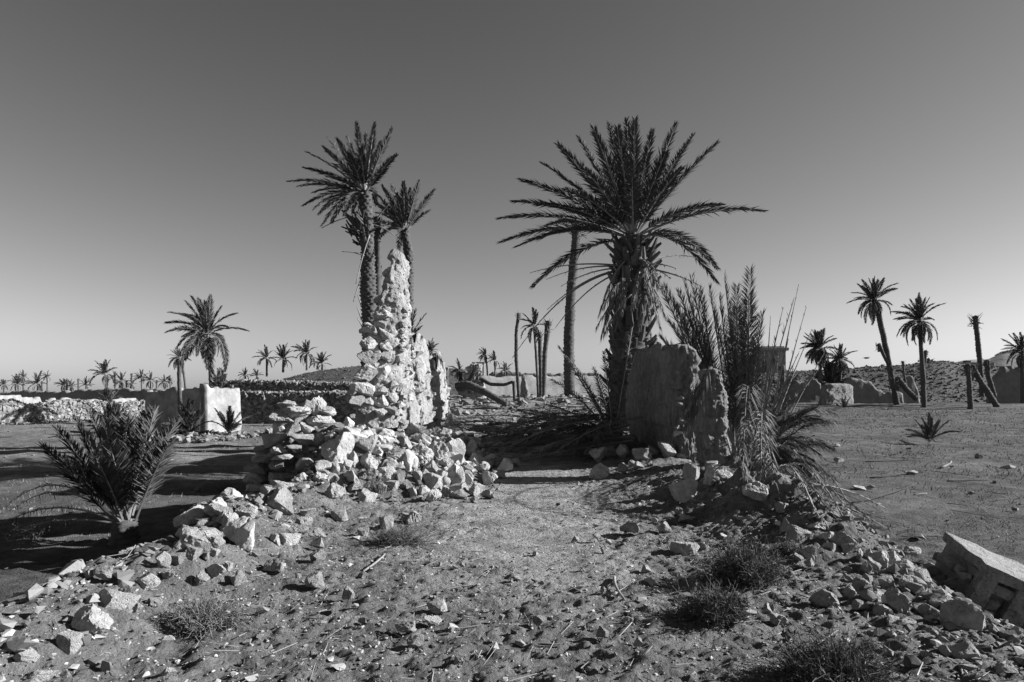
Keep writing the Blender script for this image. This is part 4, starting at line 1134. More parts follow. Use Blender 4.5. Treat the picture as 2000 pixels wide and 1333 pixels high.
# dead skirt hanging and sprawling to the lower right
for k in range(34):
    x = random.uniform(1440, 1640); y = random.uniform(880, 985)
    if x > 1530: y = random.uniform(800, 960)
    st = cb + Vector((random.uniform(-.25, .45), random.uniform(-.3, .2), random.uniform(.3, 1.0)))
    g = ground(x, max(y, 860)); g.z += .06
    if y < 940: g = at(x, y, YS - .3)
    if g.z < hz(g.x, g.y): g.z = hz(g.x, g.y) + .05
    C = frond_curve(st, g, random.uniform(.25, .5), 16) - np.array(ps.location)
    link('dead_frond', frond_mesh('dead_frond', C, 90, .42, .009, seed=660 + k, bare=.12, r0=.012, m_leaf=M_DRY, m_stalk=M_DRY, gaps=.1, g=.55, a0=46, a1=20), None, ps)
for k in range(20):
    st = Vector((5.3 + random.uniform(-.6, .3), 13.0 + random.uniform(-.6, 1.2), 0)); st.z = hz(st.x, st.y) + random.uniform(.1, .6)
    e = ground(random.uniform(1560, 1740), random.uniform(985, 1060)); e.z += random.uniform(.02, .2)
    C = frond_curve(st, e, random.uniform(.05, .2), 14) - np.array(ps.location)
    link('dead_frond', frond_mesh('dead_frond', C, 30, .22, .007, seed=700 + k, bare=.3, m_leaf=M_DRY, gaps=.4, g=.3, a0=28, a1=10), None, ps)
# one dead frond draped over the mud pillar
df = empty('dead_frond', tuple(at(1385, 745, 13.1)), 'withered frond hanging down the gap beside the mud pillar', 'dead frond')
for k, (x0, y0, x1, y1, lf_) in enumerate([(1392, 722, 1346, 835, .25), (1390, 718, 1360, 800, .3), (1398, 725, 1340, 815, .3)]):
    C = frond_curve(at(x0, y0, 13.3), at(x1, y1, 12.95), lf_, 14) - np.array(df.location)
    link('leaflets', frond_mesh('leaflets', C, 60, .25, .012, seed=720 + k, bare=.1, m_leaf=M_DRY, g=1.2, a0=40, a1=15), None, df)

# --- near shrub palm on the left, in shade
gL = ground(238, 1062)
nl = empty('palm_shrub', tuple(gL), 'dark shaded palm shrub standing below the left edge of the track', 'palm shrub')
YL = gL.y
cL = gL + Vector((0, .1, .3))
for k, (x, y, lf_) in enumerate([(85, 874, .04), (113, 838, .03), (150, 822, .02), (182, 818, .02), (205, 828, .0), (232, 822, .0), (248, 815, .0), (287, 806, .02), (303, 802, .03), (344, 826, .05), (330, 868, .08), (140, 870, .06), (170, 850, .04), (265, 840, .03),
                                 (215, 870, .05), (310, 850, .05), (190, 900, .1), (285, 880, .08), (120, 900, .1)]):
    tip_frond(nl, cL + Vector((_pr.uniform(-.12, .12), _pr.uniform(-.1, .1), 0)), (x, y), YL, 2.0, 740 + k, lf_, n=90, plen=.42, wid=.014, bare=.2, r0=.022, back=1 if k % 2 else -.6, a0=58, a1=38, g=.03)
for k, (x, y, lf_) in enumerate([(2, 1032, .2), (30, 1000, .2), (10, 1000, .25), (20, 1050, .15)]):
    g = ground(x, y); g.z += .08
    C = frond_curve(cL, g, lf_, 14) - np.array(nl.location)
    link('dead_frond', frond_mesh('dead_frond', C, 40, .26, .010, seed=770 + k, bare=.3, m_leaf=M_DRY, gaps=.3, g=.6), None, nl)
V_, Q_ = trunk_arrays([gL + Vector((0, .1, -.1)), cL + Vector((0, 0, .1))], .24, .17, pitch=.1, na=8, nseg=24, per=4, depth=.35)
link('stump', quadtri('stump', V_ - np.array(nl.location), Q_), M_TRUNK, nl)

# --- small shrub palms in the fields
def shrub(label, px, py, hpx, n=14, Y=None, spread=.9, wind=.1, coarse=1, emin=12):
    g = ground(px, py) if Y is None else Vector((at(px, py, Y).x, Y, at(px, py, Y).z))
    e = empty('palm_shrub', tuple(g), label, 'palm shrub')
    crown(e, g + Vector((0, 0, .05)), hpx * g.y / F, n, coarse, wind, emin=emin, emax=85, dead=0)
    return e
shrub('small palm shrub alone in the right field', 1815, 866, 50, 16, coarse=0)
shrub('sparse twiggy palm seedling left in the right field by the mud block', 1650, 800, 24, 8)
shrub('bushy palm shrub beyond the dark shrub in the left field', 216, 850, 66, 26, coarse=0, emin=5)
shrub('spiky palm shrub before the shaded face of the white plaster block', 372, 852, 62, 22, coarse=0, emin=20)
shrub('small palm shrub at the right corner of the white plaster block', 448, 850, 54, 12, coarse=0, emin=25)
shrub('palm shrub tops showing above the white plaster block', 430, 770, 44, 20, Y=44, emin=5)
shrub('palm shrub against the dark far wall on the left', 212, 788, 30, 20, Y=62, emin=0)
shrub('dark palm bush under the paired palms on the right', 1622, 765, 54, 60, Y=58, emin=-10)

# --- palms and snags of the middle distance
palm('leaning date palm with drooping fronds on the left behind the plaster block', [(407, 655), (409, 690), (412, 755), (413, 810)], 46, 74, 10, 36, 0, emin=-55, dead=6, nseg=20, pitch=.16)
palm('short date palm in front of the plaster block corner with leaning trunk', [(350, 702), (350, 735), (352, 800), (353, 845)], 33, 26, 11, 24, 0, emin=-50)
snag('thin leaning palm trunk right of the short palm on the left', [(356, 708), (360, 740), (366, 790)], 40, 5)
palm('date palm with tufted crown seen just right of the broken wall stumps', [(842, 690), (844, 740), (845, 800)], 42, 27, 7, 24, 1, emin=-20)
palm('wind-bent small palm by the far door frame, left one of two', [(949, 695), (951, 715), (954, 765)], 62, 17, 5, 18, 1, wind=.6, emin=-35)
palm('wind-bent small palm by the far door frame, right one of two', [(966, 706), (967, 720), (965, 765)], 62, 16, 5, 18, 1, wind=.5, emin=-35)
palm('squat palm beside a post far behind the fallen trunk', [(988, 726), (988, 765)], 70, 16, 5, 20, 1)
snag('short dark palm post far behind the fallen trunk', [(986, 712), (987, 765)], 60, 3.5)
snag('headless palm trunk left of the clustered trunks', [(1013, 612), (1008, 650), (1008, 700), (1014, 785)], 33, 9, wtop=7)
palm('palm with small crown among the clustered trunks in the centre', [(1043, 640), (1047, 690), (1052, 785)], 33.5, 36, 8, 18, 1, emin=-50, dead=4)
snag('short headless trunk in the middle of the clustered trunks', [(1054, 650), (1055, 700), (1057, 785)], 33.2, 9)
snag('headless trunk leaning right, last of the clustered trunks', [(1071, 628), (1064, 690), (1062, 785)], 32.8, 10, wtop=13)
T5 = snag('tall thick headless palm trunk behind the big palm fronds', [(1128, 430), (1124, 480), (1116, 560), (1111, 650), (1113, 790)], 34, 27, wtop=20)

palm('leaning date palm with crown blown left in the right field', [(1708, 590), (1715, 610), (1726, 660), (1740, 730), (1752, 790)], 50, 46, 15, 34, 0, emin=-60, dead=4, wind=.35, nseg=20, pitch=.18)
snag('side trunk forking left from the leaning palm', [(1716, 672), (1727, 697), (1742, 725)], 49.8, 8)
snag('fallen log leaning at the foot of the leaning palm', [(1752, 738), (1768, 758), (1790, 780)], 49, 13, name='fallen_trunk')
snag('thin dead trunk between the two right field palms', [(1763, 706), (1766, 735), (1771, 760)], 51, 5)
palm('upright date palm with wide crown in the right field', [(1797, 630), (1799, 680), (1803, 740), (1805, 796)], 48, 54, 13, 34, 0, emin=-50, dead=5, nseg=20, pitch=.18)
snag('short stub trunk grown against the upright palm', [(1808, 685), (1806, 705), (1803, 730)], 48.2, 7)
snag('tall headless palm trunk with frayed top at the far right', [(1905, 618), (1909, 660), (1915, 720), (1918, 775)], 50, 10, wtop=13)
snag('thick dead palm stump standing before the headless trunk', [(1890, 712), (1893, 750), (1896, 802)], 46, 12)
snag('thick dead trunk leaning left across the headless trunk', [(1898, 715), (1918, 750), (1948, 795)], 47, 14)
snag('dead trunk behind the leaning one at the far right', [(1928, 704), (1929, 730), (1942, 775)], 49, 11)
palm('date palm cut off by the right edge of the view', [(1996, 690), (1997, 730), (1998, 790)], 52, 40, 11, 32, 0, emin=-45)
palm('dense palm, left of the pair beside the mud block', [(1601, 684), (1602, 720), (1604, 770)], 57, 38, 11, 60, 0, emin=-75, dead=10)
palm('smaller palm, right of the pair beside the mud block', [(1641, 706), (1641, 730), (1640, 770)], 57.5, 32, 9, 44, 0, emin=-50, dead=6)
snag('dark palm stump in the right field behind the bare stalks', [(1528, 715), (1529, 760), (1532, 800)], 40, 12)

# --- palms on the left mound and along the far left horizon
for lab, x, y, r_, by, Yd in [('far palm on the left mound, leftmost of the upper row', 521, 702, 25, 728, 66), ('far palm on the left mound, second in the upper row', 553, 704, 30, 720, 65),
                              ('tallest far palm standing on the left mound', 599, 692, 31, 716, 66), ('low palm tuft on the crest of the left mound near the pillar', 629, 712, 20, 716, 70),
                              ('small far palm low at the left foot of the mound', 479, 735, 15, 745, 66), ('tiny palm tuft on the left shoulder of the mound', 502, 736, 13, 742, 68)]:
    palm(lab, [(x, y), (x, by + 8)], Yd, r_, 6, 20, 1, emin=-30, dead=1)
FAR = [(7, 753, 11), (35, 753, 17), (45, 738, 13), (73, 752, 26), (92, 737, 11), (126, 754, 15), (139, 756, 13), (168, 754, 15), (205, 733, 31), (224, 740, 13), (238, 747, 17), (258, 754, 12), (276, 740, 15), (294, 745, 16), (321, 748, 14), (332, 746, 9)]
ORD = ['first', 'second', 'third', 'fourth', 'fifth', 'sixth', 'seventh', 'eighth', 'ninth and largest', 'tenth', 'eleventh', 'twelfth', 'thirteenth', 'fourteenth', 'fifteenth', 'sixteenth']
for (x, y, r_), od in zip(FAR, ORD):
    palm('far palm above the dark left wall, %s from the left frame edge' % od, [(x, y), (x + _pr.uniform(0, 3), 775)], 95 + _pr.uniform(-8, 8), r_, 4, 18, 1, 'far palms on the left horizon', emin=-35, dead=1, base=-.3, pitch=.4, nseg=8)
for (x, y0), od in zip([(82, 745), (131, 742), (153, 740), (247, 744), (257, 730), (306, 743)], ORD):
    snag('far headless palm trunk above the dark left wall, %s from the left' % od, [(x, y0), (x, 778)], 92, 3.5, 'far headless trunks on the left horizon', base=-.3)

# --- fallen trunks in the centre
def fallen(label, px, Y, w0, w1):
    pts = [at(x, y, Y + dy) for x, y, dy in px]
    e = empty('fallen_trunk', tuple(pts[-1]), label, 'palm trunk')
    add_trunk(e, pts, w0 * Y / F * .5, w1 * Y / F * .5, pitch=.16, na=8, nseg=20, per=4, depth=.2, seed=9)
    return e
fallen('thick fallen palm trunk lying across the rise behind the opening', [(893, 757, .5), (915, 752, .3), (945, 765, 0), (990, 790, -.5)], 27.5, 18, 11)
fallen('thin sagging dead trunk bent down at its right end', [(938, 740, .5), (958, 751, .3), (985, 752, 0), (1002, 746, 0)], 29.5, 8, 6)
fallen('short upright prop under the sagging trunk', [(1003, 745, 0), (1004, 765, 0), (1005, 785, 0)], 29.4, 6, 6)

# ------------------------------------------------------------------ background walls and buildings
def slab(root, name, pts, z0, tops, th, m, amp=.05, seed=0, step=.25):
    """wall along a ground polyline pts [(x,y)...] with a top profile [(s, z)...] (s = 0..1)"""
    P = np.asarray(pts, float)
    d = np.r_[0, np.cumsum(np.linalg.norm(np.diff(P, axis=0), axis=1))]
    ns = max(8, int(d[-1] / step)); s = np.linspace(0, 1, ns)
    X = np.interp(s * d[-1], d, P[:, 0]); Y = np.interp(s * d[-1], d, P[:, 1])
    tx, ty = np.gradient(X), np.gradient(Y); l = np.hypot(tx, ty); nxx, nyy = -ty / l, tx / l
    top = np.interp(s, [t[0] for t in tops], [t[1] for t in tops]) + amp * (1.2 * fbm2(s * d[-1] * 1.1, s * 0 + seed, 4, seed) + 1.1 * vn2(s * d[-1] * 2.6, s * 0 + 3, seed + 7) + .8 * vn2(s * d[-1] * 6, s * 0 + 5, seed + 8))
    nz = 14
    rows = []
    for sd in (1, -1):
        for k in range(nz + 1):
            f = k / nz if sd == 1 else 1 - k / nz
            z = z0 + (top - z0) * f
            thk = th * (1.15 - .3 * f) * (1 if f < .97 else .85)
            dd = amp * fbm3(X * 1.5, Y * 1.5, z * 1.5 + 50 * sd, 4, seed)
            rows.append(np.stack([X + nxx * sd * (thk / 2 + dd), Y + nyy * sd * (thk / 2 + dd), z], -1))
    V = np.array(rows); m_ = len(rows)
    V = V.reshape(-1, 3) - np.array(root.location)
    i = np.arange(m_)[:, None] * ns; i2 = ((np.arange(m_) + 1) % m_)[:, None] * ns; j = np.arange(ns - 1)[None]
    Q = np.stack([i + j, i + j + 1, i2 + j + 1, i2 + j], -1).reshape(-1, 4)
    ends = []
    for k in range(nz):
        ends.append([k * ns, (k + 1) * ns, (m_ - 2 - k) * ns, (m_ - 1 - k) * ns])
        ends.append([k * ns + ns - 1, (m_ - 1 - k) * ns + ns - 1, (m_ - 2 - k) * ns + ns - 1, (k + 1) * ns + ns - 1])
    Q = np.concatenate([Q, np.array(ends)])
    return link(name, mesh_np(name, V, Q, True), m, root)

def mudwall(label, px, Y, th=.6, m=None, z0=None, amp=.08, seed=0, Y2=None, name='mud_wall', part='wall_body'):
    """px: photo points along the wall top, left to right"""
    n_ = len(px); Y2 = Y if Y2 is None else Y2
    Ys = [Y + (Y2 - Y) * (p[0] - px[0][0]) / (px[-1][0] - px[0][0]) for p in px]
    W = [at(p[0], p[1], yy) for p, yy in zip(px, Ys)]
    zb = min(hz(w.x, w.y) for w in W) - .3 if z0 is None else z0
    e = empty(name, (W[0].x, W[0].y, zb), label, 'wall')
    d = np.r_[0, np.cumsum([math.hypot(b.x - a.x, b.y - a.y) for a, b in zip(W[:-1], W[1:])])]
    slab(e, part, [(w.x, w.y) for w in W], zb, [(s / d[-1], w.z) for s, w in zip(d, W)], th, m or M_MUDFAR, amp, seed, .12)
    return e

def wall_stones(root, px0, px1, top, bot, Y, th, n, smin, smax, seed, Y2=None, label=None):
    """courses of small stones on the visible face and top of a far dry wall, joined as one part"""
    r = np.random.default_rng(seed); Y2 = Y if Y2 is None else Y2
    f = r.random(n); px = px0 + (px1 - px0) * f; Yc = Y + (Y2 - Y) * f
    t = top(px) if callable(top) else top; b = bot
    py = t + (b - t) * r.random(n) ** .9
    y = Yc - th / 2 * (1 + (abs(Y2 - Y) > 5) * 1.6) - .02 + r.normal(size=n) * .05
    istop = r.random(n) < .25
    py = np.where(istop, t + 1 * r.normal(size=n) * .8, py); y = np.where(istop, Yc + r.normal(size=n) * th * .3, y)
    x = (px - 1000) / F * y; z = EYE + (HZ - py) / F * y
    s = smin + (smax - smin) * r.random(n) ** 1.5
    o = link('stones', chips_mesh('stones', x - root.location.x, y - root.location.y, z - root.location.z, s * 1.25, 1.1, 0, r, .25), M_WSTONE, root)
    o['kind'] = 'stuff'
    return o

# far left: long dark wall, broken white walls, rubble wall
mudwall('long dark mud wall in shade across the far left', [(-60, 770), (10, 768), (30, 765), (60, 764), (135, 765), (160, 762), (190, 761), (240, 760), (290, 761), (330, 762), (420, 764), (520, 762)], 66, .7, seed=3, Y2=62)
w1 = mudwall('low broken white wall at the far left frame edge', [(-20, 773), (4, 772), (20, 772), (36, 773), (40, 778), (75, 779), (76, 782)], 47, .5, M_WHITE, seed=5, Y2=52)
w2 = mudwall('low white wall remnant behind the middle of the rubble wall', [(93, 782), (95, 779), (104, 779), (106, 784), (118, 782), (121, 778), (140, 779), (158, 784), (178, 781), (196, 781)], 52, .5, M_WHITE, seed=6, Y2=57)
w3 = mudwall('low white wall remnant at the right end of the rubble wall', [(218, 785), (222, 781), (246, 780), (250, 779), (263, 780), (264, 786)], 58, .5, M_WHITE, seed=7, Y2=61)
rw = mudwall('rubble-stone field wall in the left field', [(-40, 790), (20, 786), (60, 794), (90, 790), (140, 784), (180, 788), (230, 790), (292, 786)], 42, .8, M_STONE, amp=.1, seed=8, part='core', Y2=57)
topf = lambda p: np.interp(p, [-40, 20, 60, 90, 140, 180, 230, 292], [790, 786, 794, 790, 784, 788, 790, 786]) - 1
wall_stones(rw, -40, 292, topf, 824, 42, .9, 2600, .12, .34, 61, Y2=57)
scatter('fallen_wall_stones', 700, lambda r, n: (lambda t: (-32.3 + 3.1 * t + .9 * r.random(n) ** 2, 42 + 15 * t))(r.random(n)), .08, .34, M_CHIP, 'fallen stones along the foot of the left rubble wall', 'stones', seed=62)

# white plaster block on the left
wb_ = empty('plaster_block', (-16.5, 36, -.6), 'ruined white plaster block with a bright sunlit right face in the left field', 'building')
cz = hz(-16.5, 35.5) - .3
def zpx(y, Y): return EYE + (HZ - y) / F * Y
A0, A1, A2, A3 = (-19.4, 36.5), (-15.55, 34.5), (-14.75, 36.6), (-18.6, 38.6)
slab(wb_, 'shaded_wall', [A0, A1], cz, [(0, zpx(765, 36.5)), (.3, zpx(762, 36)), (.7, zpx(760, 35)), (1, zpx(757, 34.5))], .5, M_WHITE, .09, 3, .1)
slab(wb_, 'sunlit_wall', [(-15.60, 34.42), A2], cz, [(0, zpx(757, 34.5)), (.8, zpx(756, 36.4)), (.95, zpx(758, 36.5)), (1, zpx(765, 36.6))], .55, M_WHITE, .10, 4, .07)
slab(wb_, 'rear_wall', [A2, A3], cz, [(0, zpx(760, 36.6)), (1, zpx(764, 38.6))], .5, M_WHITE, .05, 5, .2)
slab(wb_, 'pale_panel', [(-16.9, 34.86), (-16.15, 34.47)], zpx(806, 34.6), [(0, zpx(782, 34.6)), (1, zpx(782, 34.6))], .12, M_WHITE, .01, 6, .1)
scatter('block_debris', 700, lambda r, n: (-17.5 + 5.5 * r.random(n), 29.6 + 4.6 * r.random(n)), .05, .5, M_CHIP, 'pale debris and stones before the white plaster block', 'debris', seed=63, power=4)

# dry-stone terrace walls and the mound behind them
tw1 = mudwall('lower dark dry-stone terrace wall before the left mound', [(455, 768), (520, 769), (600, 768), (700, 772), (760, 772)], 45, .7, M_STONE, seed=9, part='core')
wall_stones(tw1, 455, 750, 768, 832, 45, .75, 2000, .12, .32, 64)
tw2 = mudwall('upper dark dry-stone terrace wall on the left mound', [(440, 749), (470, 744), (520, 745), (600, 747), (700, 750), (760, 752)], 50, .7, M_STONE, seed=10, part='core')
wall_stones(tw2, 440, 750, lambda p: np.interp(p, [440, 470, 520, 700], [749, 744, 745, 750]), 771, 50, .75, 1300, .12, .3, 65)
def mound(name, xs, ys, hf, m, n=(150, 90)):
    X, Y = np.meshgrid(np.linspace(*xs, n[0]), np.linspace(*ys, n[1]))
    Z = hf(X, Y)
    idx = np.arange(X.size).reshape(X.shape)
    Q = np.stack([idx[:-1, :-1], idx[:-1, 1:], idx[1:, 1:], idx[1:, :-1]], -1).reshape(-1, 4)
    return tag(link(name, mesh_np(name, np.stack([X, Y, Z], -1).reshape(-1, 3), Q, True), m), kind='structure')
def hl(x, y):
    px = 1000 + x / y * F
    z = np.interp(x, [-30, -25, -21, -18, -14, -9, -4, 0, 3], [-1.2, 1.0, 2.2, 3.3, 3.9, 4.15, 3.9, 2.0, -1.5])
    pr = sm(49, 60, y) * .75 + .25
    return np.where(y > 60, z * sm(78, 61, y) - 1.5 * sm(66, 78, y), 1.6 + (z - 1.6) * sm(49.5, 60, y)) * (x > -26.5) + np.where(x <= -26.5, -1.5, 0) + .07 * fbm2(x * 1.2, y * 1.2, 4, 80)
def hl2(x, y):
    ridge = np.interp(x, [-32, -27, -24, -21, -18, -14, -9, -4, 0, 3], [-1.5, .2, 1.6, 2.5, 3.3, 3.9, 4.1, 3.6, 1.5, -1.5])
    f = sm(47, 60, y) * sm(80, 62, y)
    return -1.2 + (ridge + 1.2) * f + .08 * fbm2(x * 1.3, y * 1.3, 4, 80)
mound('earth_mound', (-32, 3), (50.3, 80), hl2, M_HILL)
scatter('mound_stones', 6000, lambda r, n: (-28 + 30 * r.random(n), 50.5 + 11 * r.random(n)), .03, .2, M_SCREE, 'stones and scrub debris covering the left mound', 'stones', seed=66, zf=hl2, power=3)

# centre background
mudwall('long low mud wall crossing the centre behind the palm trunks', [(900, 742), (930, 736), (1000, 737), (1080, 735), (1150, 734), (1230, 733), (1330, 736), (1460, 738)], 49, .7, M_MUDFAR, seed=12, Y2=66)
mudwall('farther mud ruin line behind the centre wall', [(955, 730), (962, 727), (975, 728), (990, 726), (1010, 728), (1040, 731), (1090, 730), (1130, 729), (1200, 731)], 75, .7, M_MUDFAR, seed=13)
fr_ = empty('door_frame', tuple(at(934, 765, 58)), 'bare white post-and-lintel door frame standing far behind the rubble', 'door frame')
def pbox(root, name, x0, x1, y0, y1, Y, th, m):
    a, b = at(x0, y1, Y), at(x1, y0, Y)
    V = np.array([[x, y, z] for x in (a.x, b.x) for y in (Y - th / 2, Y + th / 2) for z in (a.z, b.z)]) - np.array(root.location)
    bm = bmesh.new(); vs = [bm.verts.new(v) for v in V]
    for q in box_faces(): bm.faces.new([vs[k] for k in q])
    bmesh.ops.recalc_face_normals(bm, faces=bm.faces[:])
    bmesh.ops.bevel(bm, geom=bm.edges[:], offset=min(.02, th * .1), segments=1, affect='EDGES')
    me = bpy.data.meshes.new(name); bm.to_mesh(me); bm.free()
    return link(name, me, m, root)
pbox(fr_, 'post', 923.5, 926, 710.5, 765, 58, .2, M_WHITE); pbox(fr_, 'post', 942.3, 945.5, 710.5, 765, 58, .2, M_WHITE); pbox(fr_, 'lintel', 922, 947, 707.5, 710.4, 58, .26, M_WHITE)
po = empty('wall_post', tuple(at(873, 765, 40)), 'slim pale post right of the farthest left wall stump', 'post'); pbox(po, 'shaft', 871.5, 875, 722, 770, 40, .12, M_WHITE); pbox(po, 'cap', 870.5, 876, 718, 721.9, 40, .16, M_WHITE)
rs = empty('rubble_stump', tuple(at(925, 770, 30)), 'conical stump of rubble masonry behind the fallen trunk', 'wall')
V, Q = loft(pxlv([(785, 900, 955), (765, 905, 946), (745, 908, 942), (725, 913, 935), (714, 918, 930)], 30, 31.2), .06, 48, .12, 2.2, 51, .5)
wall_core(rs, 'core', V, Q, M_PLASTER)
for k in range(60):
    py = random.uniform(716, 775); hw = np.interp(py, [714, 745, 785], [7, 16, 26]); px = 925 + random.uniform(-1, 1) * hw
    s = random.uniform(.12, .34); stone_obj(at(px, py, 30 + random.uniform(-.05, .3)), s * 1.2, s, s, rs, tilt=.5)
snag('dark broken trunk leaning on the conical rubble stump', [(932, 718), (924, 732), (913, 752)], 29.4, 13)
ms = empty('mud_stump', tuple(at(1026, 780, 32)), 'small rounded mud-wall remnant beside the headless trunk', 'wall')
V, Q = loft(pxlv([(788, 1016, 1036), (770, 1017, 1034), (755, 1018, 1030), (746, 1019, 1028), (742, 1020, 1026), (737, 1019, 1027), (733, 1021, 1025)], 32, 32.5), .03, 40, .04, 4, 52, .7)
wall_core(ms, 'mud_body', V, Q, M_MUD)
dm = empty('dead_palm_crown', tuple(at(893, 745, 31)), 'withered palm crown slumped left of the conical rubble stump', 'palm shrub')
crown(dm, at(898, 726, 31), 24 * 31 / F, 18, 1, .4, emin=-60, emax=40, dead=8)

# right background: rubble hill, ruined walls, building, mountain
def hr(x, y):
    px = 1000 + x / y * F
    top = np.interp(px, [1440, 1520, 1580, 1640, 1700, 1760, 1830, 1880, 1950, 2020, 2300], [730, 728, 727, 722, 722, 717, 708, 716, 722, 722, 720])
    zt = EYE + (HZ - top) / F * 70
    x0 = x / y * 70
    zt = np.interp(x0, [18, 24, 30, 36, 40, 44, 48, 52, 60, 70], [1.0, 3.4, 3.7, 4.0, 4.3, 4.7, 4.2, 4.0, 4.0, 3.0])
    return np.where(y < 70, .5 + (zt - .5) * sm(57.5, 68, y), zt - 3.5 * sm(74, 95, y)) + .12 * fbm2(x * .8, y * .8, 4, 82)
mound('rubble_hill', (16, 75), (56, 96), hr, M_HILL, (220, 120))
scatter('hill_stones', 16000, lambda r, n: (20 + 44 * r.random(n), 57.5 + 12 * r.random(n)), .04, .3, M_SCREE, 'loose stones covering the rubble hill on the right', 'stones', seed=67, zf=hr, power=3)
for lab, px, Y, sd in [('dark jagged mud wall left of the paired palms', [(1528, 765), (1535, 752), (1545, 744), (1570, 747), (1590, 742), (1600, 750)], 56, 21),
                       ('dark jagged mud wall descending right of the mud block', [(1650, 742), (1662, 738), (1680, 740), (1693, 742), (1702, 752), (1712, 766), (1735, 764), (1760, 770)], 55, 22),
                       ('dark broken mud wall behind the fallen log', [(1752, 748), (1758, 738), (1770, 736), (1780, 742), (1788, 758), (1792, 772)], 55.5, 23),
                       ('dark tall mud wall at the right frame edge', [(1932, 745), (1945, 735), (1955, 718), (1990, 716), (2040, 716), (2100, 718)], 54, 24)]:
    mudwall(lab, px, Y, .6, M_MUDFAR, seed=sd, amp=.14)
V, Q = loft(pxlv([(792, 1600, 1680), (775, 1602, 1679), (760, 1606, 1678), (754, 1610, 1676), (752, 1614, 1672)], 51, 52.2), .06, 110, .1, 2.0, 53, .35, shear=.45)
mbk = empty('mud_block', tuple(at(1640, 790, 51)), 'squat sunlit mud-wall block in front of the paired palms', 'wall'); wall_core(mbk, 'mud_body', V, Q, M_MUD)
bd = empty('pavilion_building', tuple(at(1500, 765, 80)), 'white flat-roofed building with cornice far behind the palm shrub', 'building')
pbox(bd, 'wall', 1478, 1525, 687, 765, 80, 3.0, M_WHITE); pbox(bd, 'cornice', 1473, 1529, 681, 686.8, 80, 3.6, M_WHITE); pbox(bd, 'parapet', 1480, 1523, 678, 680.9, 80, 2.8, M_WHITE)
pbox(bd, 'side_wing', 1452, 1477.8, 697, 765, 80.6, 2.6, M_WHITE); pbox(bd, 'wing_cornice', 1450, 1477, 694, 696.8, 80.4, 3.0, M_WHITE)
for x0 in (1484, 1501, 1515):
    pbox(bd, 'pilaster', x0, x0 + 3, 687.2, 764, 78.45, .14, M_WHITE)
pbox(bd, 'door', 1489, 1499, 705, 764, 78.5, .06, M_TRUNK); pbox(bd, 'window', 1506, 1513, 700, 712, 78.5, .06, M_TRUNK)
fb = empty('flat_roof_house', tuple(at(1898, 722, 95)), 'tiny white flat roof behind the rubble hill at right', 'building')
pbox(fb, 'wall', 1876, 1922, 709, 735, 95, 4, M_WHITE); pbox(fb, 'roof_tank', 1884, 1893, 705, 708.9, 95, .8, M_TRUNK)
def bushball(label, px, py, w, h, Y, zfun=None):
    e = empty('desert_bush', tuple(at(px, py + h / 2, Y)), label, 'bush')
    mb = MB(); s = Y / F; r = np.random.default_rng(int(px))
    n = 260
    d = r.normal(size=(n, 3)); d /= np.linalg.norm(d, axis=1)[:, None]; d[:, 2] = np.abs(d[:, 2]); R = (r.random(n) ** .4)[:, None]
    c = d * R * np.array([w / 2 * s, w / 3 * s, h * s]); q = r.normal(size=(n, 3, 3)) * .09 * h * s * 1.6
    V = (c[:, None] + q).reshape(-1, 3)
    link('foliage', mesh_np('foliage', V, np.arange(3 * n).reshape(-1, 3)), M_LEAF, e)
for lab, x, y, w, h, Y in [('round dark bush on the hill crest left of the leaning palm', 1694, 722, 22, 14, 69), ('low dark bush on the hill crest behind the leaning palm', 1724, 718, 18, 10, 69), ('dark bush on the crest behind the upright palm', 1808, 708, 34, 16, 69), ('dark bush on the hill crest at the stump pair', 1652, 722, 12, 10, 69)]:
    bushball(lab, x, y, w, h, Y)

# mountain
def hm(x, y):
    r1 = np.interp(x / y * F + 1000, [1780, 1850, 1885, 1905, 1930, 1960, 2000, 2060, 2140, 2260], [735, 712, 704, 702, 702, 690, 684, 676, 690, 740])
    z = EYE + (HZ - r1) / F * 2600
    f = np.exp(-((y - 2600) / 330) ** 2)
    return -10 + (z + 10) * f + 6 * fbm2(x * .012, y * .012, 4, 83) * f
mound('mountain', (1450, 2700), (1900, 3300), hm, M_MTN, (140, 90))

# bird
bi = empty('bird', tuple(at(1692.5, 700, 60)), 'small dark bird gliding in the sky above the right field', 'bird')
V_, Q_ = tube(bez([(-.22, 0, 0), (0, 0, .03), (.25, 0, 0)], 8), [.02, .05, .075, .08, .07, .055, .04, .012], 8); link('body', quadtri('body', V_, Q_), M_BIRD, bi)
for s_ in (-1, 1):
    C = bez([(.03, 0, .03), (.06, s_ * .3, .12), (-.06, s_ * .62, .02)], 8); w_ = np.array([.07, .08, .08, .075, .065, .05, .035, .012])
    V_ = np.concatenate([C + np.stack([w_, 0 * w_, 0 * w_ + .006], 1), C - np.stack([w_, 0 * w_, 0 * w_], 1), C + np.stack([0 * w_, 0 * w_, 0 * w_ + .022], 1)])
    Q_ = np.array([[i, i + 1, 17 + i, 16 + i] for i in range(7)] + [[16 + i, 17 + i, 9 + i, 8 + i] for i in range(7)] + [[8 + i, 9 + i, i + 1, i] for i in range(7)])
    link('wing', mesh_np('wing', V_, Q_), M_BIRD, bi)

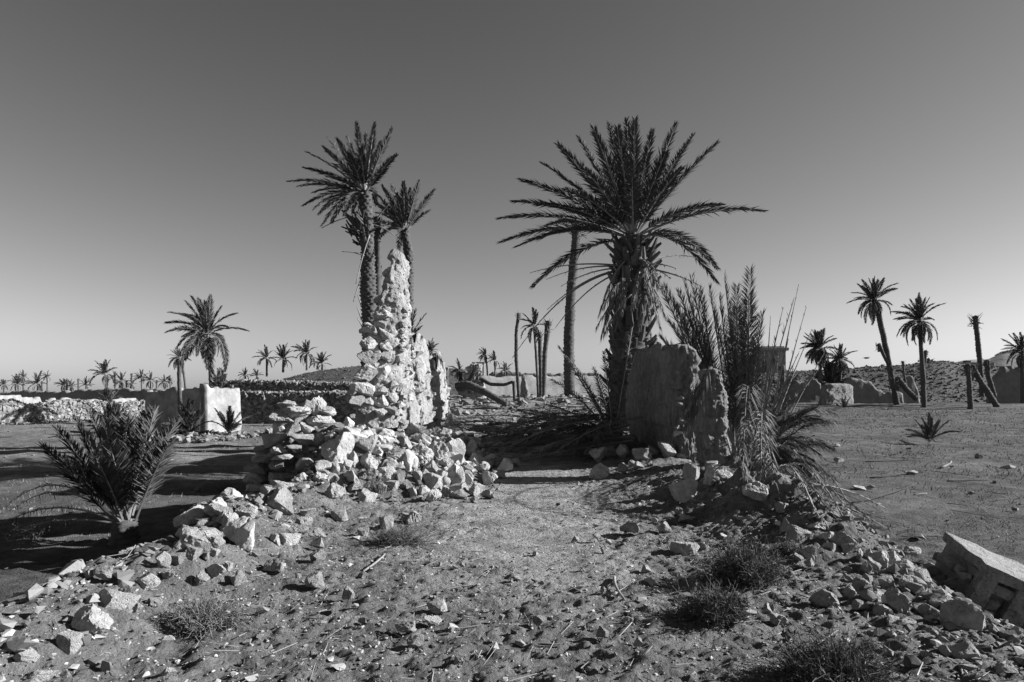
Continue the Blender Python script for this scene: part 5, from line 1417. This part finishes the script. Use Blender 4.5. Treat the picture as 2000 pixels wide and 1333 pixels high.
# ------------------------------------------------------------------ bushes, twigs and litter in the foreground
def bush(label, px, py, wpx, hpx, n, seed, m=None, lean=0.0, leafy=0.0):
    g = ground(px, py); s = g.y / F
    R, Hh = wpx * s / 2, hpx * s
    r = np.random.default_rng(seed)
    e = empty('desert_bush', tuple(g), label, 'bush')
    # stems -> twigs
    a = r.random(n) * 6.283 + .5 * np.sin(3 * r.random(n) * 6.283); rad = np.sqrt(r.random(n)) * (.75 + .35 * np.sin(2 * a + seed) * np.cos(3 * a))
    b0 = np.stack([np.cos(a) * rad * R * .25, np.sin(a) * rad * R * .25, -.03 + 0 * a], -1)
    dirn = np.stack([np.cos(a) * rad * R, np.sin(a) * rad * R * .8, Hh * (1.05 - .75 * rad ** 2) * (.4 + .6 * r.random(n))], -1)
    mid = b0 + dirn * .55 + r.normal(size=(n, 3)) * R * .08
    tip = b0 + dirn * (.7 + .6 * r.random(n) ** 2)[:, None] + r.normal(size=(n, 3)) * R * .12
    tip[:, 0] += lean * R
    def ribbons(A, Bp, w):
        D = Bp - A; k = np.cross(D, r.normal(size=D.shape)); k /= np.linalg.norm(k, axis=1)[:, None] + 1e-9
        k2 = np.cross(D, k); k2 /= np.linalg.norm(k2, axis=1)[:, None] + 1e-9
        V = np.stack([A + k * w, A - .5 * k * w + .87 * k2 * w, A - .5 * k * w - .87 * k2 * w, Bp + k * w * .6, Bp - .3 * k * w + .5 * k2 * w, Bp - .3 * k * w - .5 * k2 * w], 1)
        q = np.array([[0, 1, 4, 3], [1, 2, 5, 4], [2, 0, 3, 5]])
        return V.reshape(-1, 3), (q[None] + (np.arange(len(A)) * 6)[:, None, None]).reshape(-1, 4)
    mb = MB()
    mb.add(*ribbons(b0, mid, .0035)); mb.add(*ribbons(mid, tip, .0025))
    k = r.integers(0, n, n * 3)
    f = r.random(n * 3)[:, None]
    st = mid[k] * (1 - f) + tip[k] * f
    en = st + r.normal(size=(n * 3, 3)) * R * .13 + np.array([0, 0, R * .03])
    mb.add(*ribbons(st, en, .0018))
    link('twigs', mb.build('twigs'), m or M_TWIG, e)
    if leafy:
        nl_ = int(n * 6 * leafy)
        k = r.integers(0, n * 3, nl_); c = st[k] + (en - st)[k] * r.random(nl_)[:, None]
        q = r.normal(size=(nl_, 3, 3)) * .012
        link('small_leaves', mesh_np('small_leaves', (c[:, None] + q).reshape(-1, 3), np.arange(3 * nl_).reshape(-1, 3)), M_LEAF if m is None else m, e)
    return e
bush('grey twiggy bush on the lower left of the track', 395, 1222, 150, 62, 420, 1, M_GRASS)
bush('low dark thorny tuft before the heap foot', 770, 1060, 130, 34, 300, 2, None)
bush('large dark thorn bush on the right bank', 1455, 1140, 190, 90, 700, 3, None, leafy=.25)
bush('dark thorn bush just below the large one on the right bank', 1395, 1210, 170, 70, 560, 4, None, leafy=.2)
bush('dark spreading bush at the bottom right', 1630, 1330, 260, 80, 800, 5, None, leafy=.2)
bush('pale dry tuft near the left frame edge beside the dark shrub', 70, 1045, 110, 30, 260, 6, M_GRASS)
bush('small dry tuft among the stones of the heap foot', 735, 960, 70, 36, 120, 7, M_GRASS)
bush('small dry tuft behind the dry-stone corner top', 580, 790, 60, 30, 60, 8, M_TWIG)
bush('low dry tuft on the right bank above the rubble', 1540, 1080, 80, 30, 160, 9, M_TWIG)
bush('scrubby tuft in the left field beside the edge stones', 440, 958, 60, 26, 160, 10, M_TWIG)

def stick(label, x0, y0, x1, y1, r_, m, lift=.02, name='stick'):
    a, b = ground(x0, y0), ground(x1, y1)
    a.z += lift; b.z += lift
    e_ = np.array(a); C = bez([a, (a + b) / 2 + Vector((0, 0, .02)) + (b - a).cross(Vector((0, 0, 1))) * .08, b], 8)
    V_, Q_ = tube(C - e_, np.linspace(r_, r_ * .6, 8), 6)
    o = link(name, quadtri(name, V_, Q_), m, None, tuple(a)); return tag(o, label, 'stick')
stick('pale bent stick on the track below the thorny tuft', 709, 1121, 752, 1086, .012, M_WHITE)
stick('weathered split branch lying on the track right of centre', 1200, 1132, 1220, 1177, .016, M_RACHIS)
stick('pale broken stalk in the right field beside a white chip', 1838, 915, 1858, 903, .03, M_WHITE)
stick('short pale stalk in the right field by the dead fronds', 1520, 846, 1541, 834, .03, M_WHITE)
stick('pale flat stalk low in the right field', 1785, 969, 1810, 966, .02, M_WHITE)
stick('long dark stalk lying across the middle of the right field', 1690, 904, 1800, 899, .02, M_TRUNK)
stick('long dark stalk lying below the other in the right field', 1700, 935, 1790, 922, .02, M_TRUNK)
stick('straight dark stalk ending in a pale fan at right', 1850, 942, 1935, 940, .018, M_TRUNK)
stick('thin dark curved stalk right of the dead frond heap', 1660, 985, 1790, 945, .012, M_TRUNK)
stick('tiny pale straw on the bottom left of the track', 630, 1285, 640, 1260, .005, M_WHITE)
for lab, x, y, w, h in [('pale chip of stone in the right field near the palm shrub', 1636, 870, 12, 6), ('pale flat chip right of the first in the right field', 1583, 869, 12, 6), ('white chip standing at the end of the dark stalk', 1915, 892, 14, 12), ('pale flat stone alone at the right of the field', 1899, 963, 16, 7),
                        ('dark flat stone at the far right of the field', 1973, 912, 28, 8), ('dark low clod in the middle of the right field', 1784, 923, 30, 9), ('dark flat clod left in the right field', 1683, 953, 30, 8), ('small stone pair left in the right field', 1640, 898, 18, 8)]:
    lay_stone(x, y, w, h, lab, None)
